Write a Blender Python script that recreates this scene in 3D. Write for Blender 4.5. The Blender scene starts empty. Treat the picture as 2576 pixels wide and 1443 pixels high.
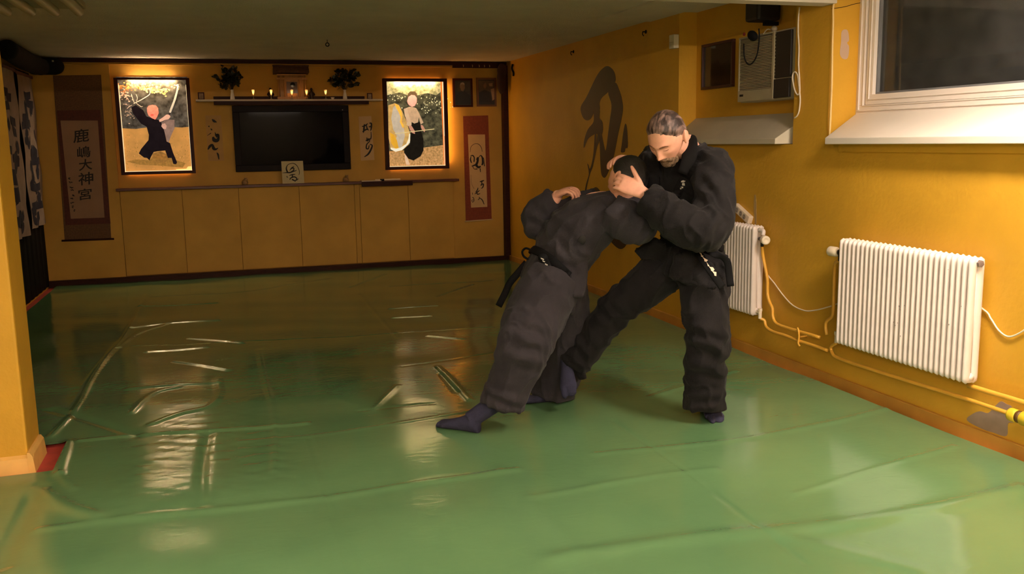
SIDE = 30.0
TUBE, STRIP, BACKLIT, FLAME = 450.0, 7.0, 0.85, 40.0
LAMPS = [(2.95, 2.65, 'lit white panel lamp of the near room, nearest the window', 112.0), (-0.25, 2.6, 'lit white louvred panel lamp of the near room, left of the window', 62.0),
 (-0.7, -1.4, 'lit bare twin tube lamp added unseen at the left rear of the near room', 330.0, True), (1.4, -1.4, 'lit bare twin tube lamp added unseen at the right rear of the near room', 330.0, True)]  # the bare tube lamps are added to brighten the far wall
EXPOSURE=0.0
import bpy, bmesh, math, random
import numpy as np
from mathutils import Vector, Matrix, noise, geometry
from mathutils.bvhtree import BVHTree

random.seed(7)
scene = bpy.context.scene
COL = scene.collection

# ------------------------------------------------------------------ camera
F_PX, YAW, PITCH, ROLL, CAM_H = 2301.7575, 0.3053, 0.1580, -0.0172, 1.5
cy_, sy_, cp_, sp_ = math.cos(YAW), math.sin(YAW), math.cos(PITCH), math.sin(PITCH)
W_ = Vector((sy_*cp_, cy_*cp_, -sp_))
r0 = Vector((cy_, -sy_, 0)); u0 = r0.cross(W_)
R_ = math.cos(ROLL)*r0 + math.sin(ROLL)*u0
U_ = -math.sin(ROLL)*r0 + math.cos(ROLL)*u0
CAM = Vector((0, 0, CAM_H))
cd = bpy.data.cameras.new('camera'); cam = bpy.data.objects.new('camera', cd); COL.objects.link(cam)
cd.sensor_width = 36.0; cd.lens = F_PX/2576*36.0; cd.clip_start = 0.05; cd.clip_end = 200
m3 = Matrix((R_, U_, -W_)).transposed()
cam.matrix_world = Matrix.Translation(CAM) @ m3.to_4x4()
scene.camera = cam

def ray(x, y): return W_ + R_*((x-1288)/F_PX) - U_*((y-721.5)/F_PX)
def onX(x, y, X): d = ray(x, y); return CAM + d*((X-CAM.x)/d.x)
def onY(x, y, Y): d = ray(x, y); return CAM + d*((Y-CAM.y)/d.y)
def onZ(x, y, Z=0.0): d = ray(x, y); return CAM + d*((Z-CAM.z)/d.z)
def P(x, y, z): return CAM + ray(x, y)*z           # a point at depth z
def CV(a, b, c): return (R_*a + U_*b - W_*c)        # direction: right, up, towards the viewer

# ------------------------------------------------------------------ materials
def lin(c):
    out = []
    for v in c[:3]:
        v /= 255.0
        out.append(v/12.92 if v <= 0.04045 else ((v+0.055)/1.055)**2.4)
    return out
MATS = {}
def mat(name, rgb, rough=0.6, spec=0.5, metal=0.0, var=0.12, vscale=6.0, bump=0.0, bscale=60.0,
        emit=None, estr=0.0, coat=0.0, stretch=(1, 1, 1), sss=0.0, sheen=0.0, trans=0.0, world=False, rgb2=None, ior=1.5):
    if name in MATS: return MATS[name]
    m = bpy.data.materials.new(name); m.use_nodes = True
    nt = m.node_tree; b = nt.nodes['Principled BSDF']
    tc = nt.nodes.new('ShaderNodeTexCoord')
    mp = nt.nodes.new('ShaderNodeMapping'); mp.inputs['Scale'].default_value = stretch
    if world:
        ge = nt.nodes.new('ShaderNodeNewGeometry'); nt.links.new(ge.outputs['Position'], mp.inputs['Vector'])
    else:
        nt.links.new(tc.outputs['Object'], mp.inputs['Vector'])
    nz = nt.nodes.new('ShaderNodeTexNoise'); nz.inputs['Scale'].default_value = vscale; nz.inputs['Detail'].default_value = 5
    nt.links.new(mp.outputs['Vector'], nz.inputs['Vector'])
    rp = nt.nodes.new('ShaderNodeValToRGB')
    c = lin(rgb); c2 = lin(rgb2) if rgb2 else [min(1, v*(1+var)) for v in c]
    rp.color_ramp.elements[0].position = 0.3; rp.color_ramp.elements[1].position = 0.7
    rp.color_ramp.elements[0].color = [v*(1-var) for v in c]+[1] if not rgb2 else c+[1]
    rp.color_ramp.elements[1].color = c2+[1]
    nt.links.new(nz.outputs['Fac'], rp.inputs['Fac'])
    nt.links.new(rp.outputs['Color'], b.inputs['Base Color'])
    b.inputs['Roughness'].default_value = rough; b.inputs['Specular IOR Level'].default_value = spec
    b.inputs['Metallic'].default_value = metal; b.inputs['Coat Weight'].default_value = coat
    b.inputs['IOR'].default_value = ior
    if sss: b.inputs['Subsurface Weight'].default_value = sss; b.inputs['Subsurface Radius'].default_value = (0.012, 0.005, 0.003)
    if sheen: b.inputs['Sheen Weight'].default_value = sheen; b.inputs['Sheen Roughness'].default_value = 0.5
    if trans: b.inputs['Transmission Weight'].default_value = trans
    if emit:
        b.inputs['Emission Strength'].default_value = estr
        if emit == 'base': nt.links.new(rp.outputs['Color'], b.inputs['Emission Color'])
        else: b.inputs['Emission Color'].default_value = lin(emit)+[1]
    if bump:
        n2 = nt.nodes.new('ShaderNodeTexNoise'); n2.inputs['Scale'].default_value = bscale; n2.inputs['Detail'].default_value = 4
        nt.links.new(mp.outputs['Vector'], n2.inputs['Vector'])
        bp = nt.nodes.new('ShaderNodeBump'); bp.inputs['Strength'].default_value = bump; bp.inputs['Distance'].default_value = 0.01
        nt.links.new(n2.outputs['Fac'], bp.inputs['Height']); nt.links.new(bp.outputs['Normal'], b.inputs['Normal'])
    MATS[name] = m
    return m

# ------------------------------------------------------------------ mesh builder
def catmull(vals, sub):
    """smooth interpolation of a list of equal-length numeric tuples"""
    a = np.array(vals, float)
    if len(a) < 3 or sub <= 1: 
        return [tuple(v) for v in a]
    ext = np.vstack([2*a[0]-a[1], a, 2*a[-1]-a[-2]])
    out = []
    for i in range(1, len(ext)-2):
        p0, p1, p2, p3 = ext[i-1], ext[i], ext[i+1], ext[i+2]
        for k in range(sub):
            t = k/sub
            out.append(tuple(0.5*((2*p1)+(-p0+p2)*t+(2*p0-5*p1+4*p2-p3)*t*t+(-p0+3*p1-3*p2+p3)*t**3)))
    out.append(tuple(a[-1]))
    return out

class MB:
    def __init__(self): self.v = []; self.f = []
    def box(self, x0, x1, y0, y1, z0, z1):
        n = len(self.v)
        self.v += [(x0,y0,z0),(x1,y0,z0),(x1,y1,z0),(x0,y1,z0),(x0,y0,z1),(x1,y0,z1),(x1,y1,z1),(x0,y1,z1)]
        self.f += [tuple(n+i for i in q) for q in ((3,2,1,0),(4,5,6,7),(0,1,5,4),(1,2,6,5),(2,3,7,6),(3,0,4,7))]
        return self
    def obox(self, c, ax, ay, az):
        """oriented box: centre and three half-axis vectors"""
        n = len(self.v); c = Vector(c)
        for sx, sy, sz in ((-1,-1,-1),(1,-1,-1),(1,1,-1),(-1,1,-1),(-1,-1,1),(1,-1,1),(1,1,1),(-1,1,1)):
            self.v.append(tuple(c+ax*sx+ay*sy+az*sz))
        self.f += [tuple(n+i for i in q) for q in ((3,2,1,0),(4,5,6,7),(0,1,5,4),(1,2,6,5),(2,3,7,6),(3,0,4,7))]
        return self
    def prism(self, pts, vec):
        """closed prism from a planar outline and an extrusion vector"""
        n = len(self.v); k = len(pts); vec = Vector(vec)
        self.v += [tuple(p) for p in pts] + [tuple(Vector(p)+vec) for p in pts]
        tris = geometry.tessellate_polygon([[Vector(p) for p in pts]])
        for t in tris:
            self.f.append((n+t[0], n+t[1], n+t[2])); self.f.append((n+k+t[2], n+k+t[1], n+k+t[0]))
        for i in range(k):
            j = (i+1) % k; self.f.append((n+i, n+j, n+k+j, n+k+i))
        return self
    def poly(self, pts):
        n = len(self.v); self.v += [tuple(p) for p in pts]
        for t in geometry.tessellate_polygon([[Vector(p) for p in pts]]): self.f.append((n+t[0], n+t[1], n+t[2]))
        return self
    def loft(self, rings, n=24, cap=True):
        """rings: (centre, a, b) half axes"""
        base = len(self.v)
        for c, a, b in rings:
            c = Vector(c)
            for i in range(n):
                t = 2*math.pi*i/n
                self.v.append(tuple(c + Vector(a)*math.cos(t) + Vector(b)*math.sin(t)))
        for k in range(len(rings)-1):
            for i in range(n):
                j = (i+1) % n
                self.f.append((base+k*n+i, base+k*n+j, base+(k+1)*n+j, base+(k+1)*n+i))
        if cap:
            self.f.append(tuple(base+i for i in range(n-1, -1, -1)))
            self.f.append(tuple(base+(len(rings)-1)*n+i for i in range(n)))
        return self
    def tube(self, pts, rads, n=16, sub=4, ref=None, cap=True, rnd=False):
        """tube through points; radius r or (ra, rb) with ra along ref"""
        rr = [(r, r) if not isinstance(r, (tuple, list)) else tuple(r) for r in (rads if isinstance(rads, (list, tuple)) else [rads]*len(pts))]
        vals = [tuple(p)+r for p, r in zip(pts, rr)]
        vals = catmull(vals, sub)
        ps = [Vector(v[:3]) for v in vals]
        rings = []; prev = None
        for i, p in enumerate(ps):
            t = (ps[min(i+1, len(ps)-1)]-ps[max(i-1, 0)]).normalized()
            if ref is not None and prev is None: a = Vector(ref)
            elif prev is not None: a = prev if ref is None else Vector(ref)
            else: a = Vector((0, 0, 1)) if abs(t.z) < 0.9 else Vector((1, 0, 0))
            a = (a - t*a.dot(t))
            if a.length < 1e-5: a = t.orthogonal()
            a.normalize(); prev = a
            b = t.cross(a)
            rings.append((p, a*vals[i][3], b*vals[i][4]))
        if rnd:   # rounded ends
            def endcap(k, s):
                p, a, b = rings[k]; q = rings[k+s][0]; t = (p-q).normalized(); L = (a.length+b.length)/2
                return [(p+t*L*math.sin(w), a*math.cos(w), b*math.cos(w)) for w in (0.5, 0.95, 1.3, 1.5)]
            rings = list(reversed(endcap(0, 1))) + rings + endcap(-1, -1)
        return self.loft(rings, n, cap)
    def ell(self, c, ax, ay, az, nu=18, nv=12):
        n = len(self.v); c = Vector(c); ax, ay, az = Vector(ax), Vector(ay), Vector(az)
        for j in range(1, nv):
            ph = math.pi*j/nv
            for i in range(nu):
                th = 2*math.pi*i/nu
                self.v.append(tuple(c+ax*math.sin(ph)*math.cos(th)+ay*math.sin(ph)*math.sin(th)+az*math.cos(ph)))
        top = len(self.v); self.v.append(tuple(c+az)); bot = len(self.v); self.v.append(tuple(c-az))
        for j in range(nv-2):
            for i in range(nu):
                k = (i+1) % nu
                self.f.append((n+j*nu+i, n+(j+1)*nu+i, n+(j+1)*nu+k, n+j*nu+k))
        for i in range(nu):
            k = (i+1) % nu
            self.f.append((top, n+i, n+k)); self.f.append((bot, n+(nv-2)*nu+k, n+(nv-2)*nu+i))
        return self
    def lathe(self, c, prof, n=24, axis=(0, 0, 1)):
        """prof: list of (radius, height) along axis"""
        ax = Vector(axis).normalized(); a = ax.orthogonal().normalized(); b = ax.cross(a)
        return self.loft([(Vector(c)+ax*h, a*max(r, 1e-4), b*max(r, 1e-4)) for r, h in prof], n)
    def add(self, other):
        n = len(self.v); self.v += other.v; self.f += [tuple(i+n for i in f) for f in other.f]; return self

ORG = {}
def setp(o, label=None, cat=None, group=None, kind=None):
    if label: o['label'] = label
    if cat: o['category'] = cat
    if group: o['group'] = group
    if kind: o['kind'] = kind
    return o
def thing(name, label, cat, loc, group=None):
    o = bpy.data.objects.new(name, None); COL.objects.link(o); o.location = loc; o.empty_display_size = 0.1
    ORG[o.name] = Vector(loc)
    return setp(o, label, cat, group)
def fixn(me):
    bm = bmesh.new(); bm.from_mesh(me); bmesh.ops.recalc_face_normals(bm, faces=bm.faces); bm.to_mesh(me); bm.free()
def link(me, name, m, parent=None, smooth=False):
    o = bpy.data.objects.new(name, me)
    if m: me.materials.clear(); me.materials.append(m)
    if parent is not None:
        L = ORG[parent.name]
    else:
        co = np.zeros(len(me.vertices)*3); me.vertices.foreach_get('co', co); co = co.reshape(-1, 3)
        mn, mx = co.min(0), co.max(0); L = Vector(((mn[0]+mx[0])/2, (mn[1]+mx[1])/2, mn[2]))
        o.location = L
    me.transform(Matrix.Translation(-L))
    if smooth: me.shade_smooth()
    COL.objects.link(o)
    if parent is not None: o.parent = parent
    ORG[o.name] = L
    return o
def obj(name, mb, m, parent=None, smooth=False, auto=False, bevel=0.0, label=None):
    me = bpy.data.meshes.new(name); me.from_pydata(mb.v, [], mb.f); me.update()
    fixn(me)
    if bevel:
        bm = bmesh.new(); bm.from_mesh(me)
        es = [e for e in bm.edges if len(e.link_faces) == 2 and e.calc_face_angle(0) > 0.5]
        bmesh.ops.bevel(bm, geom=es, offset=bevel, segments=2, affect='EDGES', profile=0.6, clamp_overlap=True)
        bm.to_mesh(me); bm.free()
    o = link(me, name, m, parent, smooth)
    if auto:
        me.shade_smooth()
        if hasattr(me, 'set_sharp_from_angle'): me.set_sharp_from_angle(angle=0.7)
    if label: o['label'] = label
    return o
def top(name, mb, m, label, cat, group=None, kind=None, **k):
    return setp(obj(name, mb, m, None, **k), label, cat, group, kind)
def struct(name, mb, m, label=None, **k):
    return setp(obj(name, mb, m, None, **k), label, None, None, 'structure')
def remesh(mb, voxel, smooth=4):
    me = bpy.data.meshes.new('tmp'); me.from_pydata(mb.v, [], mb.f); me.update(); fixn(me)
    o = bpy.data.objects.new('tmp', me); COL.objects.link(o)
    md = o.modifiers.new('r', 'REMESH'); md.mode = 'VOXEL'; md.voxel_size = voxel; md.adaptivity = 0
    if smooth:
        ms = o.modifiers.new('s', 'SMOOTH'); ms.factor = 0.5; ms.iterations = smooth
    dg = bpy.context.evaluated_depsgraph_get(); dg.update()
    out = bpy.data.meshes.new_from_object(o.evaluated_get(dg))
    bpy.data.objects.remove(o); bpy.data.meshes.remove(me)
    return out
def copy_tree(root, loc, label=None, group=None):
    r = root.copy(); COL.objects.link(r); r.location = loc
    if label: r['label'] = label
    if group: r['group'] = group
    for ch in list(root.children):
        c = ch.copy(); COL.objects.link(c); c.parent = r
        for g in ch.children:
            d = g.copy(); COL.objects.link(d); d.parent = c
    return r
def copy_part(o, parent, loc):
    c = o.copy(); COL.objects.link(c); c.parent = parent; c.location = loc; return c

# flat ink strokes on a surface: fn maps pixels to the surface
def stroke(mb, pts, fn, sub=5):
    vals = catmull(pts, sub); k = len(vals)
    L, Rr = [], []
    for i in range(k):
        a = vals[max(i-1, 0)]; b = vals[min(i+1, k-1)]
        dx, dy = b[0]-a[0], b[1]-a[1]; l = math.hypot(dx, dy) or 1
        w = max(vals[i][2], 0.05)/2
        L.append(fn(vals[i][0]-dy/l*w, vals[i][1]+dx/l*w)); Rr.append(fn(vals[i][0]+dy/l*w, vals[i][1]-dx/l*w))
    n = len(mb.v)
    mb.v += [tuple(p) for p in L]+[tuple(p) for p in Rr]
    for i in range(k-1): mb.f.append((n+i, n+i+1, n+k+i+1, n+k+i))
    return mb
def glyph(mb, ch, c, u, v, bold=0.02, shear=0.0):
    """one written character centred at c, u/v = half extents"""
    cu = bpy.data.curves.new('g', 'FONT'); cu.body = ch; cu.offset = bold; cu.resolution_u = 3
    o = bpy.data.objects.new('g', cu); COL.objects.link(o)
    dg = bpy.context.evaluated_depsgraph_get(); dg.update()
    me = bpy.data.meshes.new_from_object(o.evaluated_get(dg))
    pts = np.array([tuple(x.co) for x in me.vertices]); 
    mn, mx = pts[:, :2].min(0), pts[:, :2].max(0)
    n = len(mb.v); c = Vector(c)
    for p in pts:
        a = (p[0]-mn[0])/(mx[0]-mn[0])*2-1; b = (p[1]-mn[1])/(mx[1]-mn[1])*2-1
        mb.v.append(tuple(c+u*(a+shear*b)+v*(b+0.12*a)))
    for f in me.polygons: mb.f.append(tuple(n+i for i in f.vertices))
    bpy.data.objects.remove(o); bpy.data.curves.remove(cu); bpy.data.meshes.remove(me)
    return mb
# ================================================================== the room
XR, YB, XL, H = 3.505, 11.24, -1.885, 2.473
M_wall = mat('golden wall paint', (206, 157, 48), rough=0.5, spec=0.35, var=0.10, vscale=2.2, bump=0.22, bscale=38, world=True)
M_ceil = mat('rough white plaster ceiling', (218, 208, 194), rough=0.9, spec=0.2, var=0.06, vscale=3, bump=0.6, bscale=90, world=True)
M_beam = mat('white painted beam', (205, 195, 180), rough=0.6, var=0.03, world=True)
M_white = mat('white gloss paint', (226, 216, 208), rough=0.35, var=0.03, vscale=3)
M_sill = mat('white sill laminate', (222, 214, 204), rough=0.4, var=0.03, vscale=4)
M_red = mat('red floor paint', (170, 62, 50), rough=0.6, var=0.25, vscale=9, world=True)
M_dwood = mat('dark stained wood', (52, 22, 12), rough=0.5, spec=0.12, var=0.3, vscale=14, stretch=(1, 1, 8))
M_panel = mat('yellow painted board', (196, 148, 62), rough=0.65, spec=0.3, var=0.10, vscale=3, bump=0.1, bscale=30, world=True)
M_black = mat('black fabric', (20, 18, 20), rough=0.9, spec=0.2, var=0.3, vscale=12)
M_ink = mat('black ink', (22, 14, 12), rough=0.7, var=0.2, vscale=20)
M_plaster = mat('bare grey plaster', (150, 128, 112), rough=0.9, var=0.12, vscale=12)
M_pipe = mat('yellow painted pipe', (226, 168, 62), rough=0.35, var=0.08, vscale=10)

M_nw = mat('cream near wall paint', (226, 208, 176), rough=0.6, var=0.05, world=True)
YF = -2.4; XLN = -3.2      # near end and left wall of the near part of the room
b = MB().box(XLN, XR+0.4, YF, YB+0.2, -0.12, -0.022); struct('floor', b, M_red, 'red painted floor showing beside the green mat')
b = MB().box(XLN-0.2, XR+0.4, YF-0.2, YB+0.2, H, H+0.15); struct('ceiling', b, M_ceil, 'low white plaster ceiling')
# right wall with two niches
b = MB(); T = 3.86
b.box(XR, T, YF, YB+0.16, -0.12, 1.45)
b.box(XR, T, 6.645, YB+0.16, 1.45, H); b.box(XR, T, 4.75, 5.10, 1.45, H); b.box(XR, T, YF, 1.2, 1.45, H)
b.box(3.66, T, 5.10, 6.645, 1.45, H)
struct('wall_right', b, M_wall, 'golden yellow wall on the right with two niches')
b = MB().box(XL-0.16, XR, YB, YB+0.16, -0.12, H); struct('wall_back', b, M_panel, 'yellow wall at the far end')
b = MB().box(XL, -1.085, 11.18, YB, 0.0, H-0.02); struct('trim_1', b, M_panel, 'yellow boxed-out panel at the left end of the far wall')
b = MB().box(XL-0.16, XL, 4.99, YB, -0.12, H); struct('wall_left', b, M_wall, 'dark left wall of the far room')
b = MB().box(XLN-0.16, XLN, YF, 4.75, -0.12, H); b.box(XLN, XL-0.16, 4.75, 4.9, -0.12, H); struct('wall_left_near', b, M_nw)
b = MB().box(XLN, XR+0.3, YF-0.16, YF, -0.12, H); struct('wall_front', b, M_nw)
# beam and pillar
b = MB().box(XLN, XR, 4.70, 4.83, 2.262, H); struct('ceiling_beam', b, M_beam, 'white painted beam under the ceiling', bevel=0.006)
b = MB().box(-1.37, -0.955, 4.70, 5.00, -0.022, 2.262); struct('pillar', b, M_wall, 'golden yellow pillar at the left', bevel=0.012)
M_pb = mat('cream baseboard', (224, 176, 96), rough=0.5, var=0.1, vscale=8)
b = MB()
b.prism([Vector((-1.385, 4.70, -0.022)), Vector((-1.385, 4.672, -0.022)), Vector((-1.385, 4.68, 0.05)), Vector((-1.385, 4.70, 0.062))], (0.455, 0, 0))
b.prism([Vector((-0.955, 4.672, -0.022)), Vector((-0.924, 4.672, -0.022)), Vector((-0.932, 4.672, 0.06)), Vector((-0.944, 4.672, 0.078)), Vector((-0.955, 4.672, 0.078))], (0, 0.30, 0))
struct('baseboard_pillar', b, M_pb, 'cream baseboard around the foot of the pillar')
# right-wall plinth
M_plinth = mat('ochre plinth', (188, 136, 52), rough=0.6, var=0.15, vscale=5, world=True)
b = MB().box(3.485, XR, YF, YB, -0.022, 0.055); struct('baseboard_right', b, M_plinth, 'low ochre plinth along the right wall', bevel=0.004)
b = MB().box(XL, XR-0.05, 11.10, 11.18, -0.022, 0.05); struct('baseboard_back', b, M_dwood, 'dark brown trim along the foot of the far wall', bevel=0.006)
# dark trims of the far wall
b = MB().box(XL, XR-0.02, 11.13, YB, H-0.045, H-0.004); struct('trim_2', b, M_dwood, 'dark wooden rail under the ceiling of the far wall')
b = MB().box(-1.60, 2.80, 11.16, YB, H-0.066, H-0.046); struct('trim_3', b, M_panel, 'pale strip under the dark rail')
b = MB().box(3.44, XR, 11.14, YB, 0.0, 2.43); struct('trim_4', b, M_dwood, 'dark red corner post', bevel=0.006)
# ceiling board by the right wall
b = MB().box(3.02, XR, 4.84, 7.15, H-0.012, H); struct('ceiling_panel', b, M_ceil, 'flat board against the ceiling by the right wall')

# ---- green vinyl mat: a fine sheet with creases
CR = [  # (polyline in floor pixels, height, width)
 ([(130,1097),(190,1030),(245,930),(330,820),(372,735)], .009, .016),
 ([(350,770),(450,767),(545,761)], .007, .014), ([(330,825),(440,813),(550,806)], .008, .014),
 ([(300,875),(340,842),(420,816)], .006, .016), ([(475,849),(540,855),(608,863)], .009, .014),
 ([(370,886),(520,872)], .007, .014), ([(440,908),(500,917),(575,929)], .009, .014),
 ([(325,978),(430,968),(545,961)], .008, .014), ([(330,1040),(385,990),(450,972)], .007, .014),
 ([(380,1067),(450,1042),(530,1022),(552,985),(548,950)], .007, .016),
 ([(200,1108),(370,1092),(500,1084),(650,1073),(772,1062)], .010, .012),
 ([(130,1030),(250,1064),(345,1094)], -.010, .022),
 ([(652,880),(664,940),(690,1050),(690,1190)], .005, .012), ([(905,740),(1000,850)], -.003, .011),
 ([(330,872),(800,850),(1240,825)], -.0025, .009), ([(980,776),(1100,769)], .007, .012),
 ([(988,799),(1082,794)], .007, .012), ([(1078,845),(1162,851)], .007, .012),
 ([(1100,922),(1140,960),(1182,1005)], .009, .014), ([(1110,940),(1150,985)], -.006, .012), ([(940,1028),(1000,972)], .006, .014),
 ([(1010,922),(1240,888)], -.003, .010), ([(900,1032),(1090,1014)], -.003, .010),
 ([(525,1090),(510,1180),(508,1270)], -.006, .018), ([(150,1190),(165,1140),(172,1110)], .010, .02), ([(150,1190),(185,1230)], .007, .014),
 ([(0,1420),(40,1330),(92,1225)], -.014, .05), ([(92,1225),(160,1270),(240,1300)], .012, .03),
 ([(100,1330),(400,1295),(800,1250),(1300,1180)], .006, .02), ([(780,1100),(830,1260),(880,1443)], -.003, .008),
 ([(1540,1055),(1760,1210),(2030,1420)], -.003, .008), ([(1400,1400),(1800,1345),(2250,1300),(2576,1225)], .010, .05),
 ([(1250,1180),(1500,1440)], .004, .05), ([(1640,1000),(1850,930)], .006, .018), ([(1500,1140),(1900,1100),(2300,1010)], .004, .02),
 ([(1100,745),(1190,715)], -.006, .012), ([(980,720),(1240,706)], -.004, .01), ([(880,720),(970,690)], .006, .01),
 ([(600,1110),(900,1080),(1250,1020)], .003, .012), ([(2000,1240),(2400,1120)], .004, .015), ([(1950,1340),(2300,1430)], .005, .03),
 ([(1340,1250),(1620,1200),(1800,1180)], .004, .02), ([(830,700),(600,735),(380,745)], -.003, .012),
]
def build_mat():
    xs = np.arange(XLN+0.02, 3.452, 0.013); ys = np.concatenate([np.arange(YF+0.05, 2.4, 0.05), np.arange(2.4, 11.13, 0.0165)])
    X, Y = np.meshgrid(xs, ys); Z = np.zeros_like(X)
    rng = np.random.RandomState(3)
    for k in range(26):   # gentle undulation
        wl = rng.uniform(0.35, 1.6); th = rng.uniform(-0.6, 0.6)+(0 if k % 2 else math.pi/2); ph = rng.uniform(0, 6.28)
        Z += 0.0009*wl*np.sin((X*math.cos(th)+Y*math.sin(th))*6.283/wl+ph)
    for pl, h, w in CR:
        pts = [onZ(*q) for q in pl]
        pts = catmull([(p.x, p.y) for p in pts], 6)
        D = np.full_like(X, 9.0)
        for (ax, ay), (bx, by) in zip(pts[:-1], pts[1:]):
            m = (X > min(ax, bx)-0.25) & (X < max(ax, bx)+0.25) & (Y > min(ay, by)-0.25) & (Y < max(ay, by)+0.25)
            if not m.any(): continue
            px, py = X[m], Y[m]; dx, dy = bx-ax, by-ay; l2 = dx*dx+dy*dy+1e-12
            t = np.clip(((px-ax)*dx+(py-ay)*dy)/l2, 0, 1)
            D[m] = np.minimum(D[m], np.hypot(px-ax-t*dx, py-ay-t*dy))
        wv = w*(1.0 if w > .03 else 1.25)
        Z += h*np.exp(-(D/wv)**2)
    # a slack fold in front of the left lit picture, with fine crinkles on its far slope
    mx = np.clip((X+0.62)/0.2, 0, 1)*np.clip((0.34-X)/0.2, 0, 1); mx = mx*mx*(3-2*mx)
    prof = np.interp(Y, [3.80, 3.97, 4.06, 4.95, 5.1], [0, 0.0125, 0.0135, 0.0008, 0])
    Z += prof*mx
    cr = np.zeros_like(X)
    for k in range(14):
        wl = rng.uniform(0.05, 0.17); th = rng.uniform(0.9, 2.2); ph = rng.uniform(0, 6.28)
        cr += wl*np.sin((X*math.cos(th)+Y*math.sin(th)+0.02*np.sin(X*23+k))*6.283/wl+ph)
    my = np.clip((Y-3.95)/0.15, 0, 1)*np.clip((5.9-Y)/0.9, 0, 1)
    Z += 0.0019*cr*mx*my
    ny, nx = X.shape
    idx = np.arange(nx*ny).reshape(ny, nx)
    q = np.stack([idx[:-1, :-1], idx[:-1, 1:], idx[1:, 1:], idx[1:, :-1]], -1).reshape(-1, 4)
    cx = X[:-1, :-1].ravel(); cyy = Y[:-1, :-1].ravel()
    keep = ~((cx < -0.845) & (cyy > 4.60) & (cyy < 5.04)) & ~((cx < XL+0.07) & (cyy >= 4.60))
    keep &= ~((cx < XL-0.1) & (cyy > 4.6))
    q = q[keep]
    used = np.zeros(nx*ny, bool); used[q.ravel()] = True; remap = np.cumsum(used)-1
    co = np.stack([X, Y, Z], -1).reshape(-1, 3)[used]; q = remap[q]
    me = bpy.data.meshes.new('green_mat'); me.vertices.add(len(co)); me.vertices.foreach_set('co', co.ravel())
    me.loops.add(q.size); me.loops.foreach_set('vertex_index', q.ravel().astype(np.int32))
    me.polygons.add(len(q)); me.polygons.foreach_set('loop_start', (np.arange(len(q))*4).astype(np.int32))
    me.polygons.foreach_set('loop_total', np.full(len(q), 4, np.int32)); me.update(); me.validate()
    m = bpy.data.materials.new('green vinyl'); m.use_nodes = True; nt = m.node_tree; bs = nt.nodes['Principled BSDF']
    ge = nt.nodes.new('ShaderNodeNewGeometry')
    nz = nt.nodes.new('ShaderNodeTexNoise'); nz.inputs['Scale'].default_value = 1.3; nz.inputs['Detail'].default_value = 6
    nt.links.new(ge.outputs['Position'], nz.inputs['Vector'])
    rp = nt.nodes.new('ShaderNodeValToRGB'); rp.color_ramp.elements[0].position = .35; rp.color_ramp.elements[1].position = .65
    rp.color_ramp.elements[0].color = lin((85, 121, 82))+[1]; rp.color_ramp.elements[1].color = lin((94, 130, 88))+[1]
    nt.links.new(nz.outputs['Fac'], rp.inputs['Fac']); nt.links.new(rp.outputs['Color'], bs.inputs['Base Color'])
    bs.inputs['Roughness'].default_value = 0.14; bs.inputs['IOR'].default_value = 1.62
    mp = nt.nodes.new('ShaderNodeMapping'); mp.inputs['Scale'].default_value = (7, 13, 1); nt.links.new(ge.outputs['Position'], mp.inputs['Vector'])
    n2 = nt.nodes.new('ShaderNodeTexNoise'); n2.inputs['Scale'].default_value = 1.0; n2.inputs['Detail'].default_value = 3; n2.inputs['Distortion'].default_value = 1.5
    nt.links.new(mp.outputs['Vector'], n2.inputs['Vector'])
    bp = nt.nodes.new('ShaderNodeBump'); bp.inputs['Strength'].default_value = 0.09; bp.inputs['Distance'].default_value = 0.012
    nt.links.new(n2.outputs['Fac'], bp.inputs['Height']); nt.links.new(bp.outputs['Normal'], bs.inputs['Normal'])
    o = link(me, 'floor_mat', m, None, True)
    setp(o, 'creased green vinyl mat covering the whole training floor', 'mat')
build_mat()

# ---- niche sill and window
b = MB()
prof = [(3.44,1.452),(3.44,1.487),(3.658,1.655),(3.658,1.452)]
y0, y1 = 5.10, 6.64
ring0 = [Vector((min(x, 3.66), y0 if x > 3.5 else y0+0.10, z)) for x, z in prof]
ring1 = [Vector((x, y1, z)) for x, z in prof]
n = len(b.v); b.v += [tuple(p) for p in ring0+ring1]
b.f += [(n,n+1,n+2,n+3),(n+7,n+6,n+5,n+4)]+[(n+i,n+(i+1)%4,n+4+(i+1)%4,n+4+i) for i in range(4)]
M_sill2 = mat('greyed sill board', (196, 186, 166), rough=0.55, var=0.06, vscale=5)
struct('window_sill_niche', b, M_sill2, 'sloping grey-white sill board of the far niche', bevel=0.004)
b = MB()
prof = [(3.42,1.45),(3.42,1.487),(3.70,1.628),(3.70,1.45)]
ring0 = [Vector((x, 4.745 if x > 3.5 else 4.655, z)) for x, z in prof]; ring1 = [Vector((x, 1.22, z)) for x, z in prof]
n = len(b.v); b.v += [tuple(p) for p in ring0+ring1]
b.f += [(n,n+1,n+2,n+3),(n+7,n+6,n+5,n+4)]+[(n+i,n+(i+1)%4,n+4+(i+1)%4,n+4+i) for i in range(4)]
struct('window_apron', MB().box(3.490, 3.505, 1.25, 4.62, 1.405, 1.4498), M_wall, 'yellow painted strip under the window sill')
struct('window_sill', b, M_sill, 'sloping white sill under the window', bevel=0.004)
win = bpy.data.objects.new('window_1', None); COL.objects.link(win); win.location = (3.74, 3.0, 1.62); ORG[win.name] = Vector(win.location)
setp(win, 'white framed basement window with dark glass', None, None, 'structure')
def rectframe(mb, x0, x1, ya, yb, za, zb, w):
    mb.box(x0, x1, ya, yb, za, za+w); mb.box(x0, x1, ya, yb, zb-w, zb); mb.box(x0, x1, ya, ya+w, za+w, zb-w); mb.box(x0, x1, yb-w, yb, za+w, zb-w)
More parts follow.
